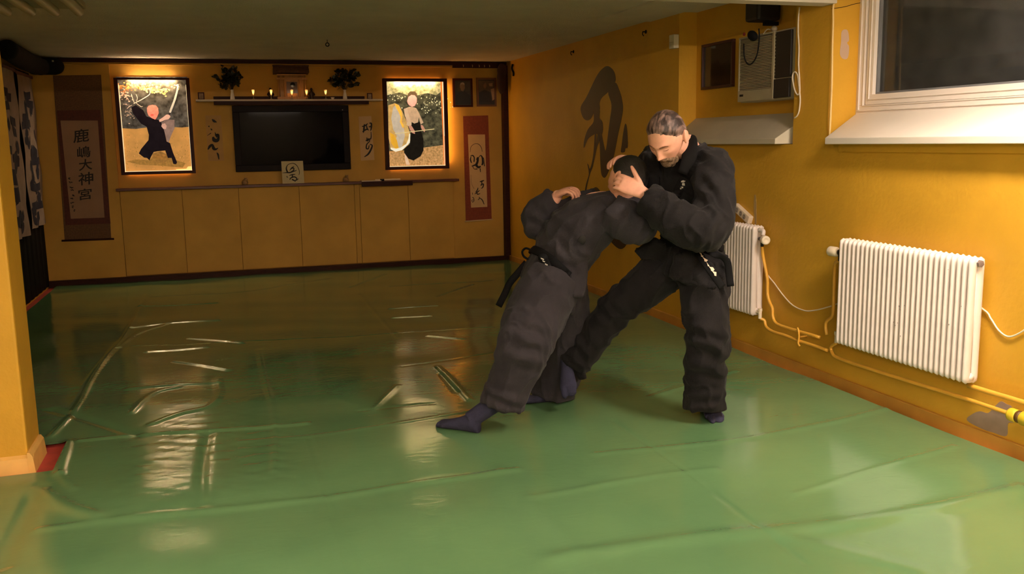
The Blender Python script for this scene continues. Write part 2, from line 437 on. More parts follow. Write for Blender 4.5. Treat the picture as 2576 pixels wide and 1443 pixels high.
b = MB(); rectframe(b, 3.70, 3.80, 1.2, 4.75, 1.62, H, 0.055); rectframe(b, 3.715, 3.80, 1.255, 4.695, 1.675, H-0.055, 0.03)
rectframe(b, 3.692, 3.71, 1.222, 4.728, 1.640, H-0.02, 0.010); rectframe(b, 3.694, 3.72, 1.262, 4.688, 1.668, H-0.06, 0.006)
obj('window_frame', b, M_white, win, bevel=0.003)
b = MB()
for ya, yb in ((2.95, 4.665), (1.285, 2.95)): rectframe(b, 3.70, 3.775, ya, yb, 1.676, H-0.08, 0.06)
for ya, yb in ((2.95, 4.665), (1.285, 2.95)): rectframe(b, 3.693, 3.71, ya+.028, yb-.028, 1.704, H-0.108, 0.007)
obj('sash', b, M_white, win, bevel=0.003)
b = MB()
for ya, yb in ((3.01, 4.605), (1.345, 2.89)): rectframe(b, 3.722, 3.77, ya, yb, 1.736, H-0.14, 0.012)
obj('gasket', b, mat('grey rubber seal', (110, 112, 116), rough=0.5), win)
M_glass = bpy.data.materials.new('window glass'); M_glass.use_nodes = True
nt = M_glass.node_tree; nt.nodes.remove(nt.nodes['Principled BSDF'])
tp = nt.nodes.new('ShaderNodeBsdfTransparent'); gl = nt.nodes.new('ShaderNodeBsdfGlossy'); gl.inputs['Roughness'].default_value = 0.03
df = nt.nodes.new('ShaderNodeBsdfDiffuse'); nzg = nt.nodes.new('ShaderNodeTexNoise'); nzg.inputs['Scale'].default_value = 9; nzg.inputs['Detail'].default_value = 6
rg = nt.nodes.new('ShaderNodeMapRange'); rg.inputs['To Min'].default_value = 0.01; rg.inputs['To Max'].default_value = 0.06
tcg = nt.nodes.new('ShaderNodeTexCoord'); nt.links.new(tcg.outputs['Object'], nzg.inputs['Vector']); nt.links.new(nzg.outputs['Fac'], rg.inputs['Value'])
fz = nt.nodes.new('ShaderNodeFresnel'); fz.inputs['IOR'].default_value = 1.5
m1 = nt.nodes.new('ShaderNodeMixShader'); m2 = nt.nodes.new('ShaderNodeMixShader')
nt.links.new(fz.outputs[0], m1.inputs[0]); nt.links.new(tp.outputs[0], m1.inputs[1]); nt.links.new(gl.outputs[0], m1.inputs[2])
nt.links.new(rg.outputs[0], m2.inputs[0]); nt.links.new(m1.outputs[0], m2.inputs[1]); nt.links.new(df.outputs[0], m2.inputs[2])
nt.links.new(m2.outputs[0], nt.nodes['Material Output'].inputs['Surface'])
b = MB().box(3.742, 3.748, 3.01, 4.605, 1.736, H-0.14); b.box(3.742, 3.748, 1.345, 2.89, 1.736, H-0.14)
obj('pane', b, M_glass, win)
# light well outside the window
b = MB().box(4.5, 4.6, 0.6, 5.4, 0.9, 3.2); b.box(3.87, 4.6, 0.6, 5.4, 0.9, 1.0); b.box(3.87, 4.6, 5.4, 5.5, 0.9, 3.2); b.box(3.87, 4.6, 0.5, 0.6, 0.9, 3.2)
struct('wall_lightwell', b, mat('dark concrete', (74, 62, 58), rough=0.9, var=0.2, world=True))

# ================================================================== lamps of the near room, the rear ones added as fill
def tubemat(k): return mat('lit fluorescent glass %g' % k, (255, 232, 208), rough=0.5, emit=(255, 233, 212), estr=k)
def lamp(x, y, label, k, bare=False):
    t = thing('ceiling_light', label, 'lamp', (x, y, H-0.09), 'lit ceiling lamps of the near room')
    if not bare:
        lou = x < 2
        hx, hy = 0.14, 0.6
        obj('housing', MB().box(x-hx, x+hx, y-hy, y+hy, H-0.075, H-0.001), M_white, t, bevel=0.004)
        obj('diffuser', MB().box(x-hx*0.85, x+hx*0.85, y-hy*0.97, y+hy*0.97, H-0.088, H-0.0755), tubemat(k), t)
        b = MB()
        for i in range(13 if lou else 0): b.box(x-hx*0.86, x+hx*0.86, y-hy+0.06+i*0.09-0.002, y-hy+0.06+i*0.09+0.002, H-0.148, H-0.0885)
        b.box(x-hx, x-hx*0.86, y-hy, y+hy, H-0.148, H-0.0885); b.box(x+hx*0.86, x+hx, y-hy, y+hy, H-0.148, H-0.0885)
        obj('louvre', b, M_white, t)  # unseen baffles added to keep lamp light off the far floor
    else:
        obj('housing', MB().box(x-0.62, x+0.62, y-0.09, y+0.09, H-0.05, H-0.001), M_white, t, bevel=0.004)
        for dy in (-0.055, 0.055):
            obj('tube', MB().tube([(x-0.59, y+dy, H-0.075), (x+0.59, y+dy, H-0.075)], 0.018, n=12, sub=1), tubemat(k), t, smooth=True)
            obj('lamp_holder', MB().box(x-0.615, x-0.591, y+dy-.02, y+dy+.02, H-0.1, H-0.0505), M_white, t)
            obj('lamp_holder', MB().box(x+0.591, x+0.615, y+dy-.02, y+dy+.02, H-0.1, H-0.0505), M_white, t)
for q in LAMPS: lamp(*q)
# unlit louvred lamp in the far room, top left
M_lou = mat('aged cream lamp louvre', (176, 164, 138), rough=0.6, var=0.08)
t = thing('fluorescent_fixture', 'unlit cream fluorescent ceiling lamp with rounded tubes, upper left', 'lamp', (-1.08, 6.45, H-0.08))
obj('housing', MB().box(-1.38, -0.79, 5.9, 6.98, H-0.045, H-0.0005), M_lou, t, bevel=0.006)
for i, x in enumerate((-1.28, -1.13, -0.98, -0.83)):
    b = MB().tube([(x, 5.88, H-0.066), (x, 7.02-0.03*i, H-0.066)], 0.032, n=14, sub=1, rnd=True)
    obj('tube', b, mat('unlit tube glass', (196, 182, 152), rough=0.4, var=0.05), t, smooth=True)
b = MB().box(-1.62, -1.50, 7.35, 7.75, H-0.05, H)
top('bracket', b, mat('orange lacquer', (200, 140, 50), rough=0.5), 'small orange bracket on the ceiling beside the unlit lamp', 'bracket')
# ceiling hook
c = onZ(823, 100, H)
b = MB().lathe((c.x, c.y, H-0.03), [(0.003, 0), (0.003, 0.028), (0.012, 0.029)], 10)
b.tube([(c.x+0.016*math.cos(a), c.y, H-0.044+0.016*math.sin(a)) for a in np.linspace(0, 6.28, 14)], 0.0045, n=8, sub=1)
top('ceiling_hook', b, M_black, 'small dark ring hook screwed into the ceiling', 'hook', smooth=True)
# ================================================================== far wall
def BW(Y): return lambda x, y: onY(x, y, Y)
# ---- storage cabinet front and counter
cab = thing('storage_cabinet', 'long low yellow storage cabinet along the far wall', 'cabinet', (0.85, 11.2, -0.022))
obj('body', MB().box(-1.083, 2.775, 11.212, 11.239, -0.022, 1.02), mat('cabinet shadow gap', (150, 104, 44), rough=0.8), cab)
sx = [-1.083, -0.425, 0.198, 0.89, 1.543, 1.606, 2.204, 2.775]
for a, c in zip(sx[:-1], sx[1:]):
    obj('door' if c-a > .2 else 'stile', MB().box(a+0.002, c-0.002, 11.190, 11.2115, 0.055, 1.018), M_panel, cab, bevel=0.003)
b = MB().box(-1.11, 2.83, 11.08, 11.239, 1.021, 1.050)
M_ctop = mat('varnished brown counter', (84, 36, 18), rough=0.35, spec=0.25, var=0.2, vscale=5, stretch=(1, 8, 8))
ct = top('countertop', b, M_ctop, 'thin varnished brown counter on the low yellow cabinet', 'counter', bevel=0.003)
obj('edge_strip', MB().box(1.62, 2.24, 11.06, 11.0795, 0.99, 1.045), M_dwood, ct, bevel=0.003)

# ---- two lit picture boxes
M_frame = mat('dark red-brown frame', (56, 18, 9), rough=0.45, spec=0.12, var=0.2, vscale=10)
M_lamp2 = mat('lit picture tube', (255, 236, 200), emit=(255, 226, 176), estr=TUBE)
M_strip = mat('added amber leak glow', (255, 190, 110), emit=(255, 176, 104), estr=STRIP)
PM = {}
def pm(rgb, var=0.10, vs=30, rgb2=None, stretch=(1, 1, 1)):
    k = (rgb, rgb2, vs, var, stretch)
    if k not in PM: PM[k] = mat('backlit print %d' % len(PM), rgb, rough=0.6, spec=0.03, var=var, vscale=vs, rgb2=rgb2, emit='base', estr=BACKLIT, stretch=stretch)
    return PM[k]
def lightbox(label, outer, inner, lampmat):
    """outer/inner: pixel corners TL TR BR BL"""
    Yf = 11.13
    cs = [onY(*q, Yf) for q in outer]; ci = [onY(*q, Yf) for q in inner]
    x0 = (cs[0].x+cs[3].x)/2; x1 = (cs[1].x+cs[2].x)/2; z1 = (cs[0].z+cs[1].z)/2; z0 = (cs[2].z+cs[3].z)/2
    i0 = (ci[0].x+ci[3].x)/2; i1 = (ci[1].x+ci[2].x)/2; k1 = (ci[0].z+ci[1].z)/2; k0 = (ci[2].z+ci[3].z)/2
    t = thing('picture_light_box', label, 'picture', ((x0+x1)/2, 11.18, z0), 'lit picture boxes on the far wall')
    b = MB()
    for (a, c, d, e) in ((x0, x1, k1, z1), (x0, x1, z0, k0), (x0, i0, k0, k1), (i1, x1, k0, k1)):
        b.box(a, c, Yf, Yf+0.03, d, e)
    for (a, c, d, e) in ((x0, x1, z1-0.012, z1), (x0, x1, z0, z0+0.012), (x0, x0+0.012, z0, z1), (x1-0.012, x1, z0, z1)):
        b.box(a, c, Yf+0.03, 11.215, d, e)
    obj('frame', b, M_frame, t)
    obj('lamp_tube', MB().tube([((x0+x1)/2-0.24, 11.172, k1+0.012), ((x0+x1)/2+0.24, 11.172, k1+0.012)], 0.010, n=10, sub=1), lampmat, t, smooth=True)
    obj('added_leak_strip', MB().box(x0+0.06, x1-0.06, 11.222, 11.232, z1-0.02, z1-0.008), M_strip, t)
    obj('added_leak_strip', MB().box(x0+0.06, x1-0.06, 11.222, 11.232, z0+0.008, z0+0.02), M_strip, t)  # hidden strips added to imitate light leaking behind the box
    pic = obj('picture', MB().box(x0+0.014, x1-0.014, 11.205, 11.2145, z0+0.014, z1-0.014), pm((186, 132, 68), 0.12, 9), t)
    e = pm((255, 226, 176), 0.04)
    obj('painted_edge_glow', MB().box(i0, i0+.007, 11.18, 11.19, k0, k1-.05).box(i1-.005, i1, 11.18, 11.19, k0, k1-.05).box(i0, i1, 11.18, 11.19, k0, k0+.007), e, t)  # emissive strips imitating light caught on the inner frame edges
    return t, pic, x1
def layer(name, parent, pts, m, k, fn):
    f = fn(11.205-0.0006*k)
    return obj(name, MB().prism([f(*p) for p in pts], (0, 0.0005, 0)), m, parent)
# left picture: swordsman
t, pic, _ = lightbox('lit picture of a crouching figure in black raising a sword', [(287,196),(476,195),(492,436),(303,440)], [(296,201),(466,200),(484,428),(313,433)], M_lamp2)
c5 = lambda Y: (lambda x, y: onY(280+x/5.345, 180+y/5.345, Y))
L = lambda n, pts, m, k: layer(n, pic, pts, m, k, c5)
L('backdrop_woods', [(60,70),(1020,70),(1060,740),(950,750),(800,745),(640,760),(480,750),(330,770),(130,760),(90,300)], pm((40, 34, 26), 0.2, 18, rgb2=(92, 84, 74)), 1)
random.seed(11)
for (cx, cyy, w, h, n, col, sz) in ((330,190,260,70,60,(196,138,76),26),(650,250,230,50,46,(236,186,110),28),(200,330,90,110,40,(214,168,140),16),(240,560,80,110,34,(170,140,112),14),(860,210,60,40,8,(236,196,130),20),(180,220,80,90,24,(150,88,48),22)):
    b = MB()
    for _ in range(n):
        x, y = random.gauss(cx, w*0.5), random.gauss(cyy, h*0.45)
        x = min(max(x, 95), 985); y = min(max(y, 100), 780)
        a0 = random.random()*6.28; s = sz*random.uniform(.5, 1.1)
        b.prism([c5(11.205-0.0012)(x+s*math.cos(a0+q)*(1 if q % 3 < 1.6 else .45), y+s*.6*math.sin(a0+q)) for q in (0, 1.2, 2.4, 3.7, 5.0)], (0, 0.0004, 0))
    obj('foliage', b, pm(col, 0.15, 30), pic)
b = MB()
for pl in ([(300,430,8),(400,380,10),(510,310,10),(520,260,6)], [(310,420,7),(290,370,8),(270,300,8)], [(340,400,6),(350,350,8),(330,300,6)], [(330,420,5),(400,470,8),(425,465,3)], [(210,500,4),(240,470,8),(280,450,4)]):
    stroke(b, pl, c5(11.205-0.0016))
obj('branches', b, pm((222, 186, 160)), pic)
L('grass_shade', [(200,1210),(330,1180),(520,1190),(560,1130),(640,1090),(740,1120),(840,1180),(1000,1230),(960,1290),(600,1260),(380,1250)], pm((150, 108, 50), 0.25, 40), 2)
L('grass_shade', [(560,1100),(660,1070),(740,1110),(780,1180),(700,1230),(600,1220),(540,1180)], pm((140, 100, 48), 0.25, 40), 2)
b = {}
for _ in range(240):
    x, y = random.uniform(150, 1060), random.triangular(760, 1325, 1200)
    if x < 130+ (y-750)*.1 or (840 < x and y > 1290): continue
    k = random.choice((0, 0, 1)); w_, h_ = random.uniform(5, 16), random.uniform(10, 26); a_ = random.uniform(-.5, .5)
    b.setdefault(k, MB()).prism([c5(11.205-0.0011)(x-w_*.5, y+h_*.3), c5(11.205-0.0011)(x+w_*.4, y+h_*.2), c5(11.205-0.0011)(x+a_*h_, y-h_*.6)], (0, 0.0003, 0))
setp(obj('grass_tufts', b[0], pm((150, 110, 48), 0.2, 40), pic), kind='stuff'); setp(obj('grass_tufts', b[1], pm((214, 160, 92), 0.1, 40), pic), kind='stuff')
L('drape', [(660,700),(740,640),(850,650),(850,760),(800,870),(770,960),(745,930),(720,830),(680,760)], pm((130, 104, 92), 0.2, 24), 3)
L('clothing', [(470,600),(500,610),(580,640),(650,650),(690,720),(720,830),(745,940),(790,960),(830,1090),(885,1220),(870,1245),(835,1240),(810,1160),(760,1160),(725,1060),(620,1070),(570,1080),(530,1150),(515,1195),(480,1160),(440,1155),(370,1100),(400,1040),(500,920),(505,850),(475,740),(400,700),(290,560),(270,480),(330,450),(430,520)], pm((24, 17, 20), 0.2, 20), 4)
L('head', [(480,490),(500,460),(550,446),(600,455),(630,490),(635,560),(615,610),(590,645),(545,625),(500,590),(484,545)], pm((236, 128, 104), 0.15, 34), 5)
L('face_shadow', [(525,575),(550,568),(572,572),(566,592),(545,600),(530,592)], pm((204, 92, 76)), 6)
L('hand', [(640,650),(700,610),(740,578),(785,575),(795,610),(770,640),(720,650),(690,665),(650,678)], pm((206, 158, 136)), 5)
L('hand', [(680,705),(720,695),(745,730),(735,775),(700,770),(672,735)], pm((190, 146, 128)), 5)
L('sword_blade', [(775,550),(790,500),(830,400),(870,270),(890,180),(905,185),(900,250),(870,370),(830,480),(800,555)], pm((186, 172, 152)), 6)
L('sword_grip', [(765,575),(775,548),(800,556),(788,590)], pm((52, 40, 36)), 6)
L('torn_corner', [(870,1312),(1010,1305),(1030,1275),(1075,1272),(1090,1310),(1030,1335),(875,1325)], pm((232, 216, 132)), 7)
# right picture: figure with a staff
t, pic, xr_ = lightbox('lit picture of a standing figure in a pale jacket holding a staff', [(963,197),(1124,197),(1131,424),(973,427)], [(972,205),(1116,205),(1122,416),(981,420)], mat('dimmer picture tube', (255, 236, 200), emit=(255, 226, 176), estr=TUBE*.35))
obj('added_side_glow', MB().box(xr_+.0005, xr_+.005, 11.175, 11.195, 1.25, 2.22), mat('added amber side glow', (255, 210, 150), emit=(255, 186, 104), estr=SIDE), t)  # hidden strip added to throw an orange glow on the corner wall
c6 = lambda Y: (lambda x, y: onY(950+x/5.547, 180+y/5.547, Y))
L = lambda n, pts, m, k: layer(n, pic, pts, m, k, c6)
L('backdrop_woods', [(95,110),(925,110),(945,1060),(640,1090),(400,1100),(150,1110)], pm((38, 36, 26), 0.2, 22, rgb2=(98, 92, 66)), 1)
L('bright_foliage', [(110,120),(920,120),(925,250),(820,330),(700,300),(560,330),(420,330),(300,290),(130,330)], pm((104, 100, 62), 0.2, 24, rgb2=(196, 184, 138)), 2)
L('ground', [(150,1120),(400,1110),(640,1060),(945,1020),(960,1330),(160,1340)], pm((150, 108, 58), 0.2, 40, rgb2=(206, 160, 104)), 2)
random.seed(5)
b = MB()
for _ in range(80):
    x, y = random.gauss(740, 110), random.gauss(440, 60); s = random.uniform(4, 11)
    if _ > 55: x, y = random.gauss(240, 80), random.gauss(370, 40)
    b.prism([c6(11.205-0.0019)(x+s*math.cos(q), y+s*math.sin(q)) for q in (0, 1.3, 2.5, 3.8, 5.1)], (0, 0.0004, 0))
obj('foliage', b, pm((216, 206, 160)), pic)
L('light_streak', [(875,140),(925,140),(955,1310),(925,1320),(905,800)], pm((214, 112, 44), 0.2, 10), 4)  # reflected light along the right edge, painted into the print
L('light_streak', [(898,140),(918,140),(945,900),(930,900)], pm((252, 214, 170), 0.05), 5)
L('glare_patch', [(150,470),(240,440),(300,470),(345,560),(380,640),(410,720),(450,860),(455,960),(430,1020),(340,1100),(250,1118),(180,1080),(150,900)], pm((196, 158, 92), 0.2, 20), 4)  # glare painted as flat pale and yellow shapes on the print
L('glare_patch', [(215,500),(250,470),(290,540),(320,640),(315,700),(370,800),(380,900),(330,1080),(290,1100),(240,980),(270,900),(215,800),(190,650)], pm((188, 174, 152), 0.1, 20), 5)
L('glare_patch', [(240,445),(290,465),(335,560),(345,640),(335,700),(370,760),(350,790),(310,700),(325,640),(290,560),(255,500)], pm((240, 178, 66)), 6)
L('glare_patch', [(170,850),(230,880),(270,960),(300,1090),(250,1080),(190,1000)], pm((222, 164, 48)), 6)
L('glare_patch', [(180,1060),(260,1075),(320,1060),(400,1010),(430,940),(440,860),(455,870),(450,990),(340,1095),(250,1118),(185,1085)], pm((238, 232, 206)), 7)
L('skirt', [(470,720),(590,700),(610,830),(640,950),(640,1100),(600,1180),(500,1240),(430,1215),(370,1130),(370,1080),(450,1010),(465,880)], pm((26, 22, 16), 0.2, 20), 8)
L('jacket', [(372,520),(440,490),(480,490),(540,510),(580,580),(640,715),(600,735),(575,640),(560,710),(510,725),(475,700),(470,760),(430,760),(400,700),(385,600)], pm((192, 158, 122), 0.12, 26), 9)
L('sleeve', [(365,520),(410,505),(440,620),(475,740),(430,760),(400,740),(420,690),(380,620)], pm((206, 172, 136)), 10)
L('head', [(412,410),(430,350),(470,325),(520,330),(548,370),(545,430),(515,480),(480,490),(440,470),(420,440)], pm((248, 168, 148), 0.08), 10)
L('hair', [(415,380),(420,310),(455,275),(520,275),(550,310),(550,350),(525,330),(470,322),(432,350)], pm((92, 72, 50)), 11)
L('hand', [(430,760),(470,750),(520,830),(520,870),(480,855),(450,810)], pm((190, 136, 110)), 11)
L('hand', [(600,740),(630,750),(665,810),(655,845),(625,820),(605,780)], pm((190, 136, 110)), 11)
L('staff', [(240,862),(790,795),(790,806),(240,872)], pm((206, 186, 132)), 12)
L('foot', [(375,1140),(420,1210),(450,1300),(400,1300),(385,1240)], pm((216, 180, 146)), 9)

# ---- television
tv = thing('television', 'large dark flat-screen television on the far wall', 'television', (0.85, 11.2, 1.2))
f = BW(11.15); a, c = f(583, 265), f(880, 427)
x0, x1, z0, z1 = 0.185, 1.512, 1.2, 1.955
M_tv = mat('dark brown bezel', (22, 13, 10), rough=0.5, spec=0.08, var=0.15)
b = MB(); w = 0.075
for q in ((x0, x1, z0, z0+w), (x0, x1, z1-w, z1), (x0, x0+w, z0+w, z1-w), (x1-w, x1, z0+w, z1-w)): b.box(q[0], q[1], 11.14, 11.21, q[2], q[3])
obj('bezel', b, M_tv, tv, bevel=0.006)
obj('screen', MB().box(x0+w*0.8, x1-w*0.8, 11.165, 11.205, z0+w*0.8, z1-w*0.8), mat('glossy black screen', (9, 7, 9), rough=0.05, spec=0.02, var=0.02), tv)
obj('wall_mount', MB().box(x0+0.3, x1-0.3, 11.2055, 11.2395, z0+0.15, z1-0.15), M_black, tv)
obj('screw', MB().lathe((1.44, 11.141, 1.90), [(0.001, 0), (0.008, 0), (0.006, 0.004), (0.001, 0.005)], 10, (0, -1, 0)), mat('steel screw', (150, 140, 130), metal=0.8, rough=0.3), tv)

# ---- altar shelf
sh = thing('altar_shelf', 'long thin white shelf above the television with a dark wooden ledge', 'shelf', (0.85, 11.15, 1.97))
obj('board', MB().box(-0.20, 1.905, 11.02, 11.239, 2.000, 2.020), mat('ivory shelf board', (206, 186, 156), rough=0.5), sh, bevel=0.002)
obj('support_beam', MB().box(-0.01, 1.735, 11.00, 11.05, 1.958, 1.9995), M_dwood, sh, bevel=0.003)
obj('back_rail', MB().box(-0.01, 1.72, 11.205, 11.239, 2.0205, 2.062), M_dwood, sh, bevel=0.003)
ZS = 2.0205
# shrine
xc = onY(735, 240, 11.13).x
s = thing('household_shrine', 'small wooden house-shaped shrine in the middle of the altar shelf', 'shrine', (xc, 11.13, ZS))
M_hin = mat('pale cypress wood', (176, 124, 66), rough=0.55, var=0.2, vscale=16, stretch=(6, 6, 1))
M_hid = mat('aged thatch brown', (84, 54, 32), rough=0.8, var=0.3, vscale=40)
obj('base', MB().box(xc-0.17, xc+0.17, 11.062, 11.20, ZS, ZS+0.03), M_hin, s, bevel=0.003)
obj('wall', MB().box(xc-0.135, xc+0.135, 11.10, 11.19, ZS+0.03, ZS+0.27), M_hin, s)
for dx in (-0.15, -0.085, 0.085, 0.15):
    obj('column', MB().lathe((xc+dx, 11.08, ZS+0.03), [(0.009, 0), (0.009, 0.24)], 12), M_hin, s, smooth=True)
obj('lintel', MB().box(xc-0.175, xc+0.175, 11.062, 11.09, ZS+0.225, ZS+0.245).box(xc-0.165, xc+0.165, 11.062, 11.09, ZS+0.27, ZS+0.285), M_hin, s)
b = MB().prism([Vector((xc-0.20, 11.04, ZS+0.30)), Vector((xc-0.20, 11.05, ZS+0.325)), Vector((xc-0.20, 11.11, ZS+0.375)), Vector((xc-0.20, 11.135, ZS+0.375)), Vector((xc-0.20, 11.225, ZS+0.325)), Vector((xc-0.20, 11.225, ZS+0.29))], (0.40, 0, 0))
obj('roof', b, M_hid, s, bevel=0.003)
obj('ridge', MB().box(xc-0.205, xc+0.205, 11.108, 11.138, ZS+0.376, ZS+0.392), M_hid, s)
obj('door', MB().box(xc-0.06, xc+0.06, 11.092, 11.0995, ZS+0.035, ZS+0.2), mat('dark lacquer door', (70, 36, 18), rough=0.3), s)
obj('mirror', MB().lathe((xc+0.01, 11.09, ZS+0.165), [(0.001, 0), (0.028, 0), (0.028, 0.006), (0.001, 0.007)], 20, (0, -1, 0)), mat('dark round mirror', (20, 14, 12), rough=0.1), s)
obj('step', MB().box(xc-0.06, xc+0.06, 11.066, 11.078, ZS+0.0305, ZS+0.05).box(xc-0.06, xc+0.06, 11.078, 11.092, ZS+0.0305, ZS+0.07), M_hin, s)
M_por = mat('white porcelain', (226, 210, 190), rough=0.2, var=0.03)
# vases with leafy branches
def vase(px, label, seed, spread):
    random.seed(seed)
    x = onY(px, 245, 11.09).x; y = 11.09
    t = thing('vase', label, 'vase', (x, y, ZS), 'vases of leafy branches on the altar shelf')
    obj('vessel', MB().lathe((x, y, ZS), [(0.024, 0), (0.026, 0.01), (0.022, 0.04), (0.014, 0.085), (0.017, 0.11), (0.012, 0.112), (0.009, 0.08)], 20), M_por, t, smooth=True)
    lf, st = MB(), MB()
    for k in range(22):
        a = random.uniform(0, 6.28); r = random.uniform(0.02, spread)
        tip = Vector((x+r*math.cos(a)*1.05, y+0.5*r*math.sin(a), ZS+0.13+random.uniform(0.03, 0.29)*(1-0.35*r/spread)))
        mid = Vector((x, y, ZS+0.11)).lerp(tip, 0.5)+Vector((0, 0, 0.02))
        st.tube([(x, y, ZS+0.09), mid, tip], 0.002, n=6, sub=3)
        for j in range(9):
            p = mid.lerp(tip, j/8.0)+Vector((random.gauss(0, .010), random.gauss(0, .010), random.gauss(0, .010)))
            d = Vector((random.gauss(math.cos(a), .6), random.gauss(0.3*math.sin(a)-.2, .5), random.gauss(.2, .6))).normalized()
            s_ = d.orthogonal().normalized(); s_ = (Matrix.Rotation(random.random()*6.28, 3, d) @ s_)
            L_, w_ = random.uniform(0.045, 0.07), random.uniform(0.016, 0.023); nn = d.cross(s_)*0.004
            q = [p, p+d*L_*.35+s_*w_+nn, p+d*L_*.75+s_*w_*.7+nn, p+d*L_, p+d*L_*.75-s_*w_*.7+nn, p+d*L_*.35-s_*w_+nn]
            n = len(lf.v); lf.v += [tuple(v) for v in q]; lf.f += [(n, n+1, n+5), (n+1, n+2, n+4, n+5), (n+2, n+3, n+4)]
    zmax = max(v[2] for v in lf.v)
    if zmax > 2.44: lf.v = [(v[0], v[1], v[2] if v[2] < 2.3 else 2.3+(v[2]-2.3)*0.13/(zmax-2.3)) for v in lf.v]
    lf.v = [(v[0], min(v[1], 11.232), v[2]) for v in lf.v]
    obj('foliage', lf, mat('dark evergreen leaf', (34, 36, 18), rough=0.35, var=0.3, vscale=30), t)
    obj('stems', st, mat('brown twig', (60, 42, 24)), t)
vase(585, 'white vase with a full round bunch of dark leaves, left on altar shelf', 3, 0.165)
vase(868, 'white vase with ragged sprays of dark leaves, right on altar shelf', 9, 0.18)
# candles
M_cup = bpy.data.materials.new('frosted candle cup'); M_cup.use_nodes = True
nt = M_cup.node_tree; bs = nt.nodes['Principled BSDF']; nz = nt.nodes.new('ShaderNodeTexNoise'); nz.inputs['Scale'].default_value = 40
rp = nt.nodes.new('ShaderNodeValToRGB'); rp.color_ramp.elements[0].color = (0.9, 0.8, 0.62, 1); rp.color_ramp.elements[1].color = (0.95, 0.88, 0.72, 1)
nt.links.new(nz.outputs['Fac'], rp.inputs['Fac'])
tr = nt.nodes.new('ShaderNodeBsdfTranslucent'); mx = nt.nodes.new('ShaderNodeMixShader'); mx.inputs[0].default_value = 0.8
nt.links.new(rp.outputs['Color'], bs.inputs['Base Color']); nt.links.new(rp.outputs['Color'], tr.inputs['Color'])
nt.links.new(bs.outputs[0], mx.inputs[1]); nt.links.new(tr.outputs[0], mx.inputs[2]); nt.links.new(mx.outputs[0], nt.nodes['Material Output'].inputs['Surface'])
M_flame = mat('candle flame', (255, 214, 150), emit=(255, 196, 120), estr=FLAME)
M_gl = mat('clear glass stem', (240, 226, 200), rough=0.05, trans=0.8)
names = ['leftmost of the five, farthest from the shrine', 'second from left, by a dark figurine', 'right before the shrine', 'just right of the shrine, beside a dark figurine', 'rightmost of the five']
for px, nm in zip((638, 683, 735, 772, 820), names):
    p = onY(px, 250, 11.03); x, y = p.x, 11.03
    t = thing('candle_holder', 'lit candle in a small glass goblet, '+nm, 'candle', (x, y, ZS), 'lit candles on the altar shelf')
    obj('stem', MB().lathe((x, y, ZS), [(0.018, 0), (0.018, 0.003), (0.006, 0.008), (0.004, 0.02), (0.005, 0.042)], 18), M_gl, t, smooth=True)
    obj('cup', MB().lathe((x, y, ZS+0.042), [(0.004, 0), (0.007, 0.012), (0.013, 0.044), (0.017, 0.064), (0.0155, 0.064), (0.0055, 0.013), (0.001, 0.006)], 20), M_cup, t, smooth=True)
    obj('flame', MB().lathe((x, y, ZS+0.062), [(0.0008, 0), (0.0036, 0.008), (0.0050, 0.020), (0.0034, 0.034), (0.0008, 0.046)], 12), M_flame, t, smooth=True)
# figurines and small things on the shelf
M_bz = mat('dark bronze', (40, 20, 14), rough=0.4, metal=0.3)
def figurine(px, label, s=1.0):
    x = onY(px, 245, 11.15).x; y = 11.15
    t = thing('figurine', label, 'figurine', (x, y, ZS), 'dark figurines beside the shrine')
    b = MB().lathe((x, y, ZS), [(0.03*s, 0), (0.03*s, 0.012), (0.022*s, 0.02), (0.026*s, 0.05), (0.03*s, 0.075), (0.016*s, 0.094), (0.010*s, 0.10)], 18)
    obj('body', b, M_bz, t, smooth=True)
    obj('head', MB().ell((x, y, ZS+0.113*s+0.004), (0.014, 0, 0), (0, 0.014, 0), (0, 0, 0.018)), M_bz, t, smooth=True)
    obj('arm', MB().tube([(x-0.024, y-0.004, ZS+0.078), (x-0.034, y-0.014, ZS+0.055), (x-0.014, y-0.03, ZS+0.05)], 0.007, n=8), M_bz, t, smooth=True)
    obj('arm', MB().tube([(x+0.024, y-0.004, ZS+0.078), (x+0.034, y-0.014, ZS+0.055), (x+0.014, y-0.03, ZS+0.05)], 0.007, n=8), M_bz, t, smooth=True)
figurine(681, 'dark standing figurine behind the second candle, left of the shrine')
figurine(784, 'dark standing figurine right of the shrine')
p = onY(837, 248, 11.10)
top('sake_cup', MB().lathe((p.x, 11.10, ZS), [(0.012, 0), (0.014, 0.004), (0.024, 0.022), (0.022, 0.023), (0.008, 0.006)], 18), M_por, 'tiny white cup on the altar shelf near the right vase', 'cup', smooth=True)
def standframe(px, py, w, h, label, m):
    x = onY(px, py, 11.16).x; y = 11.16
    t = thing('photo_frame', label, 'picture frame', (x, y, ZS))
    b = MB(); q = w*0.16
    for (a, c, d, e) in ((x-w/2, x+w/2, ZS, ZS+q), (x-w/2, x+w/2, ZS+h-q, ZS+h), (x-w/2, x-w/2+q, ZS+q, ZS+h-q), (x+w/2-q, x+w/2, ZS+q, ZS+h-q)): b.box(a, c, y-0.008, y+0.008, d, e)
    obj('frame', b, M_frame, t)
    obj('photo', MB().box(x-w/2+q*.8, x+w/2-q*.8, y-0.004, y+0.006, ZS+q*.8, ZS+h-q*.8), m, t)
    obj('stand', MB().obox((x, y+0.026, ZS+h*.3), Vector((0.012, 0, 0)), Vector((0, 0.002, 0.0006)), Vector((0, -0.018, h*.29))), M_frame, t)
standframe(506, 240, 0.07, 0.085, 'small brown photo frame at the left end of the altar shelf', mat('faded photo', (120, 92, 60), var=0.3, vscale=40))
